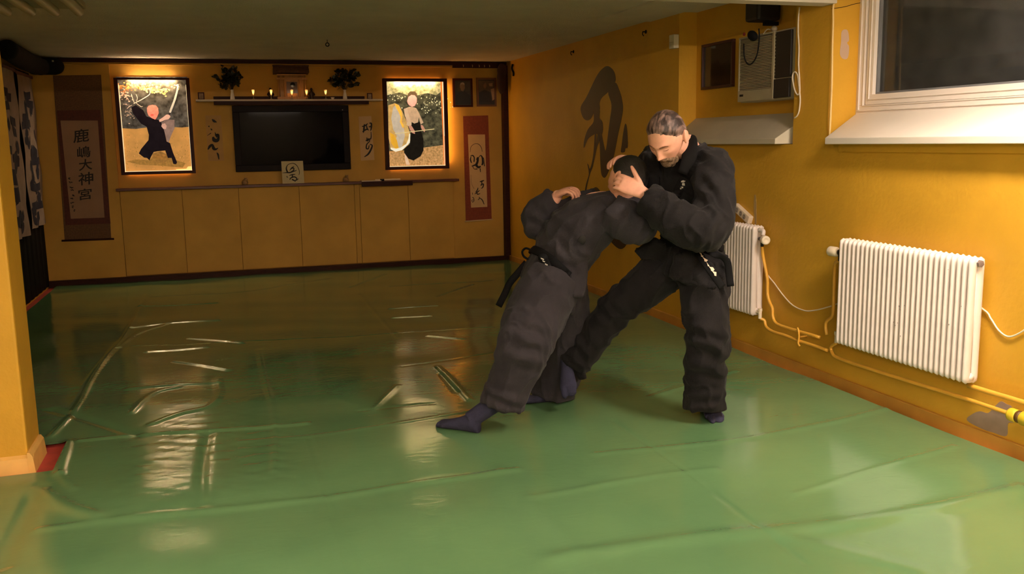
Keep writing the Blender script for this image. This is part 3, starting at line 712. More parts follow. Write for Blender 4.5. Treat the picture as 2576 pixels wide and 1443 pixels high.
standframe(930, 242, 0.06, 0.075, 'small dark photo frame at the right end of the altar shelf', mat('pale photo', (150, 126, 92), var=0.4, vscale=50))

# ---- things on the counter
ZC = 1.0505
def shikishi():
    y0, y1 = 11.12, 11.137
    a, c = onY(735, 462, y0).x, 0
    w, h = 0.25, 0.262; x = onY(737, 440, y0).x
    t = thing('calligraphy_board', 'square pale board with black brush writing leaning on the counter', 'calligraphy', (x, y0, ZC))
    n = Vector((0, math.cos(.12), math.sin(-.12)*-1)); up = Vector((0.0, math.sin(.12), math.cos(.12))); rt = Vector((1, 0, 0))
    o = Vector((x, y0-0.010, ZC+0.001))
    obj('board', MB().obox(o+up*h/2, rt*w/2, up*h/2, up.cross(rt)*0.003), mat('pale washi board', (196, 178, 134), rough=0.8, var=0.05), t)
    nrm = rt.cross(up)   # towards the room
    fn = lambda px, py: o + rt*((px-735-((py-430)*0.04))/57*w) + up*((463-py)/60*h) + nrm*0.0042
    q = lambda x, y: (690+x/7.576, 390+y/7.576)
    b = MB()
    for pl in ([(240,330,30),(215,250,26),(240,180,14),(300,150,12),(370,150,14),(430,200,13),(465,280,12),(475,340,11),(460,385,8)],
               [(135,335,6),(200,330,16),(280,330,26),(350,310,22),(420,290,12)], [(280,290,8),(320,240,24),(370,205,10)], [(300,260,14),(360,240,20),(355,290,24),(310,310,14)],
               [(270,390,12),(330,375,22),(390,370,12)], [(330,370,16),(330,420,24),(290,450,20),(280,480,14)], [(300,440,20),(370,420,24),(420,460,22),(380,510,20)], [(215,400,8),(230,420,16),(235,435,8)],
               [(390,490,20),(430,480,16),(455,455,6)], [(320,470,26),(360,490,26),(390,515,12)]):
        stroke(b, [(*q(x, y), w_/7.576) for x, y, w_ in pl], fn)
    obj('brush_writing', b, M_ink, t)
shikishi()
def pot(px, label):
    x = onY(px, 455, 11.15).x
    t = thing('ornament', label, 'ornament', (x, 11.15, ZC))
    M_o = mat('mottled stoneware', (150, 112, 66), rough=0.5, var=0.4, vscale=40)
    obj('body', MB().lathe((x, 11.15, ZC), [(0.02, 0), (0.033, 0.012), (0.037, 0.03), (0.026, 0.048), (0.012, 0.054)], 18), M_o, t, smooth=True)
    obj('head', MB().ell((x+0.012, 11.135, ZC+0.060), (0.018, 0, 0), (0, 0.016, 0), (0, 0, 0.017)), M_o, t, smooth=True)
    for s in (-1, 1): obj('ear', MB().ell((x+0.012+s*0.013, 11.135, ZC+0.078), (0.005, 0, 0), (0, 0.004, 0), (0, 0, 0.007), 10, 8), M_o, t, smooth=True)
pot(616, 'small stoneware ornament on the counter under the left edge of the television')
pot(870, 'small stoneware ornament on the counter under the right end of the television')
x = onY(905, 455, 11.14).x
b = MB().obox((x+0.13, 11.13, ZC+0.005), Vector((0.12, 0.01, 0)), Vector((-0.004, 0.05, 0)), Vector((0, 0, 0.0045)))
top('paper_stack', b, M_por, 'flat stack of white paper on the counter below the right lit picture', 'paper')
b = MB().tube([(x+0.19, 11.105, ZC+0.012), (x+0.30, 11.10, ZC+0.012), (x+0.48, 11.095, ZC+0.012)], 0.011, n=12, rnd=True)
t2 = top('short_staff', b, mat('pale peeled wood', (216, 186, 146), rough=0.4), 'short pale rod lying on the counter beside the paper stack', 'rod', smooth=True)
obj('grip', MB().tube([(x+0.24, 11.1028, ZC+0.012), (x+0.29, 11.1004, ZC+0.012)], 0.0125, n=12, sub=1), M_black, t2, smooth=True)

# ---- papers with brush writing
def paper(label, corners, m, Y=11.2378):
    f = BW(Y); cs = [f(*c) for c in corners]
    t = thing('calligraphy_paper', label, 'calligraphy', (sum(c.x for c in cs)/4, Y, min(c.z for c in cs)))
    obj('sheet', MB().prism(cs, (0, 0.002, 0)), m, t)
    return t, BW(Y-0.0008)
t, f = paper('narrow unframed paper with faint brush marks, left of the television', [(516,290),(556,290),(564,404),(524,405)], mat('yellowed paper', (188, 142, 78), rough=0.8, var=0.1))
q = lambda x, y: (480+x/6.27, 250+y/6.27)
b = MB()
for pl in ([(335,310,10),(365,340,40),(410,360,8)], [(275,425,14),(295,425,26)], [(315,460,14),(335,485,20)], [(350,590,30),(370,640,60),(425,640,50),(435,560,30),(390,580,60)], [(380,520,10),(400,560,20)], [(430,540,16),(420,570,30)],
           [(270,790,16),(300,740,40),(340,715,30),(360,770,50),(395,785,30),(430,765,10)], [(410,840,8),(430,870,26),(445,945,12)], [(260,570,6),(320,530,12)]):
    stroke(b, [(*q(x, y), w_/6.27) for x, y, w_ in pl], f)
obj('brush_writing', b, M_ink, t)
t, f = paper('narrow pale paper with two flowing brush characters, right of the television', [(902,293),(934,292),(942,402),(908,404)], mat('pale paper', (206, 164, 112), rough=0.8, var=0.08))
q = lambda x, y: (480+x/4.122, 130+y/4.122)
b = MB()
for pl in ([(1775,775,8),(1800,770,16),(1835,745,8)], [(1800,750,10),(1795,800,18),(1790,840,8)], [(1780,830,8),(1810,810,16),(1840,800,8)], [(1820,760,10),(1830,800,14),(1845,815,6)], [(1850,740,8),(1872,745,16),(1870,800,14),(1862,820,6)], [(1845,780,8),(1862,775,14),(1872,770,6)],
           [(1868,830,7),(1870,880,10),(1862,905,12),(1840,900,10)], [(1815,925,10),(1835,910,18),(1855,925,10),(1825,960,12),(1820,1000,14),(1840,1005,12),(1850,970,10)], [(1855,960,8),(1880,970,14),(1870,1010,18),(1840,1060,18),(1800,1090,8)], [(1825,890,10),(1835,930,14)]):
    stroke(b, [(*q(x, y), w_/4.122) for x, y, w_ in pl], f)
obj('brush_writing', b, M_ink, t)

# ---- red hanging scroll on the right
M_mount = mat('brick red brocade', (128, 54, 30), rough=0.8, var=0.15, vscale=40)
M_spap = mat('ivory scroll paper', (206, 168, 116), rough=0.8, var=0.06)
f = BW(11.23); cs = [f(*c) for c in ((1165,292),(1228,290),(1237,553),(1172,558))]
t = thing('hanging_scroll', 'brick red hanging scroll with ink figure and writing at the right end of the wall', 'scroll', (sum(c.x for c in cs)/4, 11.23, cs[3].z))
obj('mount', MB().prism(cs, (0, 0.004, 0)), M_mount, t)
f = BW(11.228); obj('paper', MB().prism([f(*c) for c in ((1177,338),(1220,338),(1226,520),(1185,522))], (0, 0.002, 0)), M_spap, t)
f = BW(11.2272); b = MB()
q = lambda x, y: (1120+x/3.7, 180+y/3.7)
for pl in ([(232,750,3),(240,700,4),(275,672,4),(310,675,5),(335,705,5),(345,745,4)], [(240,790,6),(235,820,12),(245,850,8)], [(235,785,5),(255,780,10),(270,800,10),(268,840,10)], [(290,820,8),(305,800,16),(300,840,20),(290,870,22),(310,890,20),(330,880,14)],
           [(310,800,5),(330,780,8),(345,800,14),(350,850,18),(340,870,12)], [(245,880,5),(275,870,14),(300,860,10)], [(325,900,10),(328,935,6)], [(255,880,6),(270,905,5),(300,905,10)], [(355,800,6),(362,830,5),(365,880,9)],
           [(240,960,2),(245,1040,2),(270,1090,3)], [(322,1025,8),(345,1018,12),(362,1012,6)], [(340,1020,8),(340,1050,10),(330,1060,6)], [(330,1055,6),(355,1045,10),(350,1075,10),(335,1088,5)],
           [(280,1125,4),(300,1100,10),(305,1080,6)], [(275,1140,5),(300,1120,10),(320,1105,6)], [(290,1110,6),(300,1140,10),(325,1135,6)], [(305,1195,5),(318,1180,7),(315,1165,4)], [(318,1172,5),(345,1195,9),(362,1235,6)],
           [(252,1125,4),(255,1145,5)], [(250,1175,4),(262,1172,6),(268,1200,6),(255,1215,5),(248,1195,5),(265,1195,4)]):
    stroke(b, [(*q(x, y), w_/3.7) for x, y, w_ in pl], f)
obj('brush_painting', b, M_ink, t)
p0, p1 = cs[3], cs[2]
obj('roller', MB().tube([(p0.x-0.012, 11.222, p0.z+0.008), (p1.x+0.012, 11.222, p1.z+0.008)], 0.008, n=10, sub=1), mat('ivory roller', (214, 186, 140)), t, smooth=True)

# ---- tall scroll on the left panel
f = BW(11.170); cs = [f(*c) for c in ((133,190),(254,188),(280,603),(163,607))]
M_m1 = mat('brown silk mount', (98, 66, 40), rough=0.85, var=0.25, vscale=60); M_m2 = mat('maroon silk border', (82, 36, 24), rough=0.8, var=0.2, vscale=40)
M_sp2 = mat('aged scroll paper', (146, 112, 84), rough=0.8, var=0.08)
t = thing('hanging_scroll', 'tall maroon-bordered hanging scroll with five large characters on the left panel', 'scroll', (sum(c.x for c in cs)/4, 11.17, cs[3].z))
obj('mount', MB().prism(cs, (0, 0.004, 0)), M_m1, t)
f = BW(11.168); obj('border', MB().prism([f(*c) for c in ((143,278),(252,276),(278,562),(165,566))], (0, 0.002, 0)), M_m2, t)
f = BW(11.166); obj('paper', MB().prism([f(*c) for c in ((152,303),(246,303),(263,547),(178,550))], (0, 0.002, 0)), M_sp2, t)
f = BW(11.1652); b = MB()
for ch, (px, py), s in zip('鹿嶋大神宮', ((204,341),(211,382),(215,414),(216,449),(214,488)), (20, 17, 17, 19, 17)):
    c = f(px, py); k = (f(px+1, py)-c).length
    glyph(b, ch, c, Vector((k*s*1.0, 0, 0)), Vector((0, 0, k*s*0.90)), 0.012, 0.05)
random.seed(4)
for i in range(9):
    py = 450+i*10; px = 177+i*1.0
    for _ in range(2):
        x, y = px+random.uniform(-4, 4), py+random.uniform(-3, 3)
        stroke(b, [(x-2.5, y-1, 1.2), (x, y, 2.6), (x+random.uniform(1, 4), y+random.uniform(-2, 4), 1)], f)
obj('brush_writing', b, M_ink, t)
p0, p1 = cs[3], cs[2]
obj('roller', MB().tube([(p0.x-0.03, 11.165, p0.z+0.01), (p1.x+0.03, 11.165, p1.z+0.01)], 0.011, n=10, sub=1), M_dwood, t, smooth=True)

# ---- two small framed photographs, top right
def framed(label, outer, m_f, shapes):
    f = BW(11.215); cs = [f(*c) for c in outer]
    x0, x1 = (cs[0].x+cs[3].x)/2, (cs[1].x+cs[2].x)/2; z1, z0 = (cs[0].z+cs[1].z)/2, (cs[2].z+cs[3].z)/2
    t = thing('framed_photograph', label, 'picture frame', ((x0+x1)/2, 11.22, z0)); w = 0.022
    b = MB()
    for q in ((x0, x1, z0, z0+w), (x0, x1, z1-w, z1), (x0, x0+w, z0+w, z1-w), (x1-w, x1, z0+w, z1-w)): b.box(q[0], q[1], 11.21, 11.238, q[2], q[3])
    obj('frame', b, m_f, t)
    ph = obj('photo', MB().box(x0+w*.8, x1-w*.8, 11.222, 11.236, z0+w*.8, z1-w*.8), mat('dark monochrome photo', (44, 38, 36), rough=0.3, var=0.3, vscale=16), t)
    W2, H2 = x1-x0, z1-z0
    for k, (nm, rgb, pts) in enumerate(shapes):
        obj(nm, MB().prism([Vector((x0+W2*u, 11.2212-0.0006*k, z1-H2*v)) for u, v in pts], (0, 0.0005, 0)), mat('photo '+nm+str(rgb), rgb, rough=0.3, var=0.15, vscale=30), ph)
    return t
framed('small dark framed portrait of a pale-haired person beside the lit picture', [(1138,198),(1188,196),(1190,268),(1141,270)], M_frame,
       [('backdrop', (58, 54, 54), [(.12,.1),(.88,.1),(.88,.45),(.12,.45)]), ('clothing', (22, 20, 22), [(.15,.9),(.15,.62),(.35,.45),(.62,.45),(.85,.6),(.88,.9)]), ('head', (112, 92, 78), [(.36,.3),(.4,.2),(.52,.17),(.6,.22),(.62,.34),(.52,.46),(.42,.42)]), ('hair', (140, 128, 118), [(.36,.26),(.4,.16),(.52,.13),(.6,.18),(.6,.23),(.5,.2),(.42,.22)])])
framed('small brown framed photograph of a group of people near the corner post', [(1198,196),(1247,195),(1250,267),(1201,268)], mat('warm brown frame', (104, 60, 28), rough=0.5),
       [('backdrop', (84, 66, 52), [(.12,.1),(.88,.1),(.88,.5),(.12,.5)]), ('clothing', (30, 24, 24), [(.12,.85),(.15,.5),(.4,.42),(.66,.48),(.74,.86)]), ('robe', (168, 128, 92), [(.72,.4),(.9,.36),(.9,.75),(.8,.8)]), ('head', (120, 88, 68), [(.35,.25),(.45,.16),(.52,.26),(.45,.38),(.37,.36)]), ('head', (150, 116, 90), [(.62,.2),(.82,.18),(.82,.3),(.66,.3)])])

# ---- dark rail with small hooks by the corner
f = BW(11.12); a, c = f(1140, 165), f(1262, 165)
t = thing('hook_rail', 'dark rail with small pale hooks under the ceiling by the corner post', 'rail', ((a.x+c.x)/2, 11.14, a.z-0.03))
obj('board', MB().box(a.x, min(c.x, 3.42), 11.12, 11.159, a.z-0.025, a.z+0.02), M_dwood, t)
for px in (1165, 1188, 1205, 1218, 1231):
    x = f(px, 165).x
    obj('hook', MB().tube([(x, 11.1195, a.z+0.008), (x, 11.108, a.z+0.006), (x, 11.104, a.z-0.008), (x, 11.11, a.z-0.014)], 0.004, n=8), mat('pale metal hook', (190, 160, 120), metal=0.5, rough=0.4), t, smooth=True)
b = MB().ell((3.40, 11.082, 2.245), (0.055, 0, 0), (0, 0.058, 0), (0, 0, 0.17)); b.ell((3.41, 11.082, 2.36), (0.06, 0, 0), (0, 0.05, 0), (0, 0, 0.09))
top('cloth_bag', b, mat('dark maroon cloth', (48, 24, 20), rough=0.9, var=0.3), 'dark maroon cloth bag hanging at the top of the corner post', 'bag', smooth=True)

# ---- left wall: black roll, banners, black curtain
b = MB().tube([(-1.72, 9.3, 2.376), (-1.76, 10.3, 2.368), (-1.73, 10.95, 2.36)], [(.09, .09), (.098, .10), (.09, .09)], n=18, rnd=True)
b.tube([(-1.80, 11.02, 2.365), (-1.60, 11.04, 2.372)], (.085, .09), n=18, sub=1, rnd=True)
me = remesh(b, 0.012, 6)
o = link(me, 'rolled_pad', M_black, None, True); setp(o, 'thick black padded roll hanging under the ceiling in the far left corner', 'pad')
obj('stud', MB().lathe((-1.605, 10.952, 2.42), [(0.001, 0), (0.011, 0), (0.009, 0.006), (0.001, 0.007)], 12, (0, -1, 0)), mat('pale stud', (180, 170, 150)), o)
M_ban = mat('off-white banner cloth', (150, 128, 118), rough=0.85, var=0.12, vscale=10); M_blue = mat('indigo dye', (34, 29, 50), rough=0.85, var=0.25, vscale=14)
def banner(label, y0, y1, z0, z1, seed, X):
    t = thing('banner', label, 'banner', (X, (y0+y1)/2, z0), 'cloth banners on the left wall')
    b = MB(); ny, nz = 18, 60; rng = random.Random(seed)
    def pt(i, j):
        y = y0+(y1-y0)*i/ny; z = z0+(z1-z0)*j/nz
        return (X+0.016*math.sin(i*0.9+seed)*(1-j/nz*.6)+0.008*math.sin(j*.25+i*.5), y, z)
    for i in range(ny+1):
        for j in range(nz+1): b.v.append(pt(i, j))
    for i in range(ny):
        for j in range(nz): k = i*(nz+1)+j; b.f.append((k, k+1, k+nz+2, k+nz+1))
    o = obj('cloth', b, M_ban, t, smooth=True)
    bv = BVHTree.FromPolygons(b.v, b.f)
    def fn(u, v):
        y = y0+(y1-y0)*(1-u if seed > 50 else u); z = z1-(z1-z0)*v
        h = bv.ray_cast(Vector((X+0.5, min(max(y, y0+.002), y1-.002), min(max(z, z0+.002), z1-.002))), Vector((-1, 0, 0)))
        return (h[0] if h[0] else Vector((X, y, z))) + Vector((0.004, 0, 0))
    ink = MB(); H_ = z1-z0; W_ = y1-y0
    v = 0.12
    while v < 0.9:
        s = 0.115
        for _ in range(5):
            u = rng.uniform(.25, .75); vv = v+rng.uniform(0, s); w = rng.uniform(.035, .07)
            pts = [(u-.15, vv+rng.uniform(-.01, .01), w*.4), (u, vv, w*.6), (u+.14, vv+rng.uniform(-.01, .02), w*.7)] if rng.random() < .4 else [(u, vv-.02, w*.9), (u+rng.uniform(-.06, .06), vv+.01, w*1.6), (u+rng.uniform(-.12, .12), vv+.03, w)]
            stroke(ink, pts, fn, 4)
        v += s+.03
    obj('lettering', ink, M_blue, t)
    obj('hem', MB().box(X-0.006, X+0.006, y0, y1, z1, z1+0.03), mat('maroon hem', (92, 46, 40), rough=0.8), t)
banner('off-white banner with indigo characters, the one half hidden by the pillar', 9.30, 10.212, 0.66, 2.25, 7, -1.842)
banner('off-white banner with indigo blots next to the far corner', 10.222, 11.10, 0.70, 2.24, 21, -1.842)
b = MB(); n = 90
for j in range(2):
    for i in range(n+1):
        y = 8.6+(11.14-8.6)*i/n; b.v.append((-1.8785+0.004*math.sin(i*.8)+.0015*math.sin(i*2.3), y, 0.0 if j == 0 else 2.30))
for i in range(n): b.f.append((i, i+1, n+2+i, n+1+i))
me = bpy.data.meshes.new('curtain'); me.from_pydata(b.v, [], b.f); me.update(); o = link(me, 'wall_curtain', M_black, None, True)
sd = o.modifiers.new('t', 'SOLIDIFY'); sd.thickness = 0.003
setp(o, 'black curtain covering the left wall behind the banners', 'curtain')
# ================================================================== right wall
WX = lambda X: (lambda x, y: onX(x, y, X))
# ---- large painted character
w = WX(3.5032); q5 = lambda x, y: w(1440+x/2.777, 120+y/2.777)
def smoothpoly(pts, sub=4):
    n = len(pts); out = []
    for i in range(n):
        p0, p1, p2, p3 = (np.array(pts[(i+k-1) % n], float) for k in range(4))
        for s in range(sub):
            t = s/sub; out.append(tuple(0.5*((2*p1)+(-p0+p2)*t+(2*p0-5*p1+4*p2-p3)*t*t+(-p0+3*p1-3*p2+p3)*t**3)))
    return out
b = MB()
for k, pl in enumerate(([(58,415),(100,340),(165,205),(205,150),(245,128),(283,155),(300,200),(296,245),(250,308),(207,348),(190,385),(190,435),(150,432),(146,462),(124,500),(95,506),(70,480)],
    [(250,306),(297,243),(325,290),(346,360),(353,430),(340,510),(320,600),(305,680),(286,770),(262,840),(240,890),(222,908),(203,885),(196,820),(193,740),(191,640),(202,600),(214,650),(229,716),(238,690),(249,600),(262,500),(273,400)],
    [(150,430),(190,430),(190,490),(208,515),(214,560),(208,602),(192,640),(172,602),(140,612),(107,640),(86,690),(78,696),(84,640),(108,570),(148,515)],
    [(157,600),(168,612),(164,690),(152,770),(143,830),(124,880),(104,960),(94,1022),(84,1022),(96,950),(115,880),(105,812),(113,820),(122,845),(137,800),(149,720)],
    [(178,600),(192,642),(174,690),(161,750),(146,812),(150,760),(164,690)],
    [(370,530),(383,570),(388,690),(372,702),(365,728),(340,728),(345,680),(355,600)],
    [(118,1024),(140,992),(163,973),(186,988),(206,1030),(200,1062),(120,1062)],
    [(206,1040),(262,1150),(330,1240),(386,1236),(392,1290),(380,1370),(345,1405),(300,1385),(240,1310),(190,1180),(180,1060)])):
    pts = smoothpoly(pl, 4)
    b.prism([q5(*p)+Vector((-0.0004*k, 0, 0)) for p in pts], (0.0012, 0, 0))
top('painted_character', b, mat('dark brown wall paint', (44, 25, 17), rough=0.5, var=0.2, vscale=5), 'large dark brown brush character painted on the golden right wall', 'painted character')
# hooks on the wall
for (px, py, lab) in ((1443,130,'small dark hook high on the right wall left of the painted character'), (1625,80,'small dark hook high on the right wall right of the painted character')):
    c = WX(3.504)(px, py)
    b = MB().lathe(c, [(0.016, 0), (0.016, 0.004), (0.005, 0.006), (0.005, 0.03), (0.002, 0.032)], 10, (-1, 0, 0)); b.tube([c+Vector((-0.03, 0, 0)), c+Vector((-0.032, 0, -.02)), c+Vector((-0.02, 0, -.035))], 0.004, n=8)
    top('wall_hook', b, M_black, lab, 'hook', 'hooks on the right wall', smooth=True)
c = WX(3.49)(1290, 172)
b = MB().tube([c+Vector((0, 0, .05)), c+Vector((-.01, 0, 0)), c+Vector((0.004, -.01, -.05)), c+Vector((0, -.02, -.09))], 0.012, n=10)
top('cord_end', b, M_black, 'short black cord end hanging in the upper far corner', 'cord', smooth=True)
# ---- things in the far niche
w = WX(3.648); cs = [w(*c) for c in ((1768,113),(1847,98),(1846,217),(1768,227))]
ya, yb = (cs[1].y+cs[2].y)/2, (cs[0].y+cs[3].y)/2; z1, z0 = (cs[0].z+cs[1].z)/2, (cs[2].z+cs[3].z)/2
t = thing('framed_picture', 'dark glazed picture in a maroon frame inside the niche beside the air conditioner', 'picture frame', (3.655, (ya+yb)/2, z0))
b = MB(); rectframe(b, 3.632, 3.659, ya, yb, z0, z1, 0.02); obj('frame', b, mat('maroon frame', (58, 20, 18), rough=0.35), t, bevel=0.002)
ph = obj('picture', MB().box(3.646, 3.657, ya+.018, yb-.018, z0+.018, z1-.018), mat('dark glazed print', (52, 36, 26), rough=0.08, spec=0.6, var=0.3, vscale=10), t)
b = MB()
for pts in ([(1790,200),(1795,165),(1805,150),(1812,170),(1815,205)], [(1815,205),(1820,160),(1832,150),(1838,175),(1838,205)]): b.prism([WX(3.6452)(*p) for p in pts], (0.0005, 0, 0))
obj('figures', b, mat('dim painted figures', (40, 30, 18), rough=0.1), ph)
# air conditioner
w = WX(3.50); A, B_, C_, D_ = w(1857,80), w(1999,69), w(1990,248), w(1854,255)
ya, yb = 5.185, (A.y+D_.y)/2; ya = min(ya, (B_.y+C_.y)/2+0.02); z1, z0 = 2.182, 1.738
t = thing('air_conditioner', 'old window air conditioner with slatted grille and dark panel in the niche', 'air conditioner', (3.6, (ya+yb)/2, z0))
M_ac = mat('aged beige plastic', (160, 148, 122), rough=0.5, var=0.08, vscale=8)
M_acd = mat('dark brown plastic', (36, 30, 28), rough=0.5, var=0.15)
YS = ya+(yb-ya)*0.33   # split between grille and dark panel
obj('case', MB().box(3.525, 3.659, ya, yb, z0, z1), M_ac, t, bevel=0.008)
b = MB(); zz = z0+0.085
obj('grille_recess', MB().box(3.516, 3.524, YS+0.012, yb-0.012, z0+0.08, z1-0.02), M_acd, t)
n = 34
for i in range(n):
    z = z0+0.084+(z1-0.028-z0-0.084)*i/(n-1)
    b.obox((3.512, (YS+yb)/2, z), Vector((0.004, 0, -0.0015)), Vector((0, (yb-YS)/2-0.014, 0)), Vector((0.0004, 0, 0.0024)))
obj('grille', b, M_ac, t)
b = MB(); rectframe(b, 3.505, 3.5245, YS, yb, z0+0.005, z1-0.002, 0.012); b.box(3.503, 3.5245, YS+.004, yb-.004, z0+.012, z0+0.08); b.box(3.503, 3.5245, YS-0.012, YS+0.012, z0+.012, z1-.01)
obj('front_frame', b, M_ac, t, bevel=0.003)
b = MB().box(3.508, 3.5245, ya+0.018, YS-0.014, z0+0.14, z1-0.012); obj('vent_panel', b, M_acd, t, bevel=0.003)
b = MB().box(3.506, 3.5245, ya+0.026, YS-0.005, z0+0.012, z0+0.132); obj('control_panel', b, M_acd, t, bevel=0.003)
b = MB()
for i in range(13): b.prism([Vector((3.507, YS-0.014, z0+.15+i*.022)), Vector((3.507, YS-0.026, z0+.161+i*.022)), Vector((3.507, YS-0.014, z0+.172+i*.022))], (0.0012, 0, 0))
obj('serrated_edge', b, M_ac, t)
obj('badge', MB().box(3.5015, 3.5028, yb-0.075, yb-0.03, z0+0.04, z0+0.055), M_acd, t)
# speaker above it
w = WX(3.50); c = w(1903, 60)
t = thing('loudspeaker', 'black loudspeaker bracketed under the ceiling above the air conditioner', 'speaker', (3.55, c.y, 2.26))
obj('cabinet', MB().box(3.46, 3.64, c.y-0.075, c.y+0.085, 2.265, 2.46), mat('black speaker shell', (20, 17, 19), rough=0.5), t, bevel=0.02)
obj('bracket', MB().box(3.56, 3.66, c.y-0.02, c.y+0.02, 2.24, 2.2645), M_black, t)
d = WX(3.472)(1893, 90)
b = MB().ell(d, (0.025, 0, 0), (0, 0.05, 0.02), (0, -0.014, 0.03)); obj('hanging_clamp', b, M_black, t, smooth=True)
obj('red_tip', MB().ell(WX(3.472)(1872, 86), (0.008, 0, 0), (0, 0.012, 0), (0, 0, 0.012)), mat('red plastic', (120, 20, 24)), t, smooth=True)
w = WX(3.495); pts = [w(*p) for p in ((1909,72),(1910,95),(1906,130),(1899,150),(1888,162),(1878,158),(1872,140),(1871,110))]
top('speaker_cable', MB().tube(pts, 0.0045, n=8), M_black, 'thin black cable looping down over the air conditioner grille', 'cable', smooth=True)
p0 = WX(3.56)(1948, 62); p0.z = 2.2035
b = MB().ell(p0, (0.02, 0, 0), (0, 0.022, 0), (0, 0, 0.02)); b.tube([p0+Vector((-.01, .02, -.005)), WX(3.53)(1930, 74), WX(3.5)(1920, 86)], 0.004, n=8)
top('plug_lamp', b, M_ac, 'small pale plug resting on top of the air conditioner', 'plug', smooth=True)
# white box on the wall
a, c = WX(3.49)(1735, 76), WX(3.49)(1758, 107)
b = MB().box(3.462, 3.5045, 6.648, 6.648, a.z, c.z)
t = top('junction_box', MB().box(3.46, 3.505, 6.65, 6.73, 2.20, 2.305), mat('white plastic box', (214, 206, 188), rough=0.5), 'small white plastic box on the wall edge of the niche', 'box', bevel=0.004)
obj('seam', MB().box(3.4585, 3.4598, 6.66, 6.72, 2.245, 2.248), M_ac, t)
# ---- white cable with loop, right of the niche
M_cab = mat('white cable', (232, 216, 196), rough=0.4, var=0.03)
w = WX(3.497)
pts = [w(*p) for p in ((2012,18),(2009,40),(2008,80),(2010,120),(2009,160),(2011,195),(2012,230),(2006,238),(1999,225),(1994,200),(1995,185),(2001,181),(2007,190),(2009,205),(2011,225),(2013,250),(2011,275),(2006,290),(1998,297))]
top('white_cable', MB().tube(pts, 0.0048, n=8), M_cab, 'white cable with a small loop hanging beside the air conditioner niche', 'cable', smooth=True)
w = WX(3.499); pts = [w(*p) for p in ((2100,2),(2096,20),(2096,60),(2094,120),(2093,200),(2090,280),(2087,343))]
top('edge_cable', MB().tube(pts, 0.006, n=8), mat('cream sealed cable', (232, 196, 130), rough=0.5), 'cream cable running down the edge of the window niche', 'cable', smooth=True)
w = lambda x, y: onY(x, y, 4.746); pts = [w(*p) for p in ((2092,22),(2125,17),(2150,10),(2185,3))]
top('crack_line', MB().tube(pts, 0.0016, n=6), M_black, 'thin dark wire crossing above the window niche', 'crack', smooth=True)  # thin dark tube standing in for a crack
# filler patches
w = lambda x, y: onY(x, y, 4.7485); b = MB().prism([w(*p) for p in smoothpoly([(2118,78),(2132,76),(2136,100),(2131,108),(2136,118),(2133,145),(2121,148),(2113,135),(2116,105)], 4)], (0, 0.001, 0))
top('filler_patch', b, mat('pale filler', (196, 168, 148), rough=0.9), 'small pale filler patch on the window reveal', 'wall patch')
w = WX(3.5038); b = MB().prism([w(*p) for p in smoothpoly([(2432,1056),(2448,1040),(2466,1034),(2486,1038),(2504,1020),(2518,1009),(2532,1016),(2546,1024),(2552,1060),(2536,1064),(2532,1096),(2500,1088),(2470,1078)], 4)], (0.001, 0, 0))
top('plaster_patch', b, M_plaster, 'large bare grey plaster patch low on the wall under the yellow taped pipe', 'wall patch')
w = WX(3.5038); b = MB().prism([w(*p) for p in smoothpoly([(1898,490),(1902,500),(1903,560),(1899,562),(1896,520)], 3)], (0.001, 0, 0))
top('paint_run', b, mat('grey scraped paint', (176, 146, 92), rough=0.8), 'narrow grey scrape on the wall above the small radiator', 'wall patch')

# ---- radiators
M_rad = mat('white radiator enamel', (222, 210, 204), rough=0.35, var=0.05, vscale=12, bump=0.1, bscale=30)
M_chip = mat('chipped grey metal', (120, 104, 98), rough=0.7)
M_val = mat('white plastic thermostat', (226, 210, 186), rough=0.4); M_met = mat('dark valve metal', (64, 58, 54), rough=0.35, metal=0.7)
def radiator(label, ya, yb, z0, z1, n, near):
    xf, xb = 3.385, 3.475
    t = thing('radiator', label, 'radiator', (3.43, (ya+yb)/2, z0), 'white column radiators on the right wall')
    st = (yb-ya)/n; L0 = ORG[t.name]
    hx = (xb-xf)/2; cx = (xb+xf)/2; hz = (z1-z0)/2; wv = st*0.40
    # one column: two rounded tubes joined at head and foot
    def col(y):
        b = MB()
        path = [(xf+.016, y, z0+.03), (xf+.014, y, z0+.10), (xf+.014, y, z1-.10), (xf+.016, y, z1-.03)]
        prof = [(z0+.000, .006), (z0+.012, .62), (z0+.03, .9), (z0+.06, .74), (z0+.10, .66), (z1-.10, .66), (z1-.06, .74), (z1-.03, .9), (z1-.012, .62), (z1, .006)]
        for side in (-1, 1):
            rings = []
            for z, k in prof:
                k2 = max(k, .08)
                bulge = .022 if .1 < k < .8 else .026
                rings.append((Vector((cx+side*(hx-.022), y, z)), Vector((.022*k2/.66 if k < .66 else .022, 0, 0)), Vector((0, wv*min(1, k2/.9+.12), 0))))
            b.loft(rings, 12)
        for zc in (z0+.028, z1-.028):
            b.ell((cx, y, zc), (hx*.96, 0, 0), (0, wv*.98, 0), (0, 0, .026), 14, 8)
        b.box(xf+.012, xb-.012, y-wv*.28, y+wv*.28, z0+.04, z1-.04)
        return b
    first = obj('column', col(ya+st/2), M_rad, t, smooth=True)
    for i in range(1, n): copy_part(first, t, (0, st*i, 0))
    b = MB().tube([(cx, ya+.004, z0+.03), (cx, yb-.004, z0+.03)], .016, n=12, sub=1).tube([(cx, ya+.004, z1-.03), (cx, yb-.004, z1-.03)], .016, n=12, sub=1)
    obj('header', b, M_rad, t, smooth=True)
    b = MB()
    for y in (ya+(yb-ya)*.2, ya+(yb-ya)*.8): b.box(xb-.004, XR-.001, y-.012, y+.012, z1-.1, z1-.075); b.box(xb-.004, XR-.001, y-.012, y+.012, z0+.08, z0+.105)
    obj('bracket', b, M_rad, t)
    return t
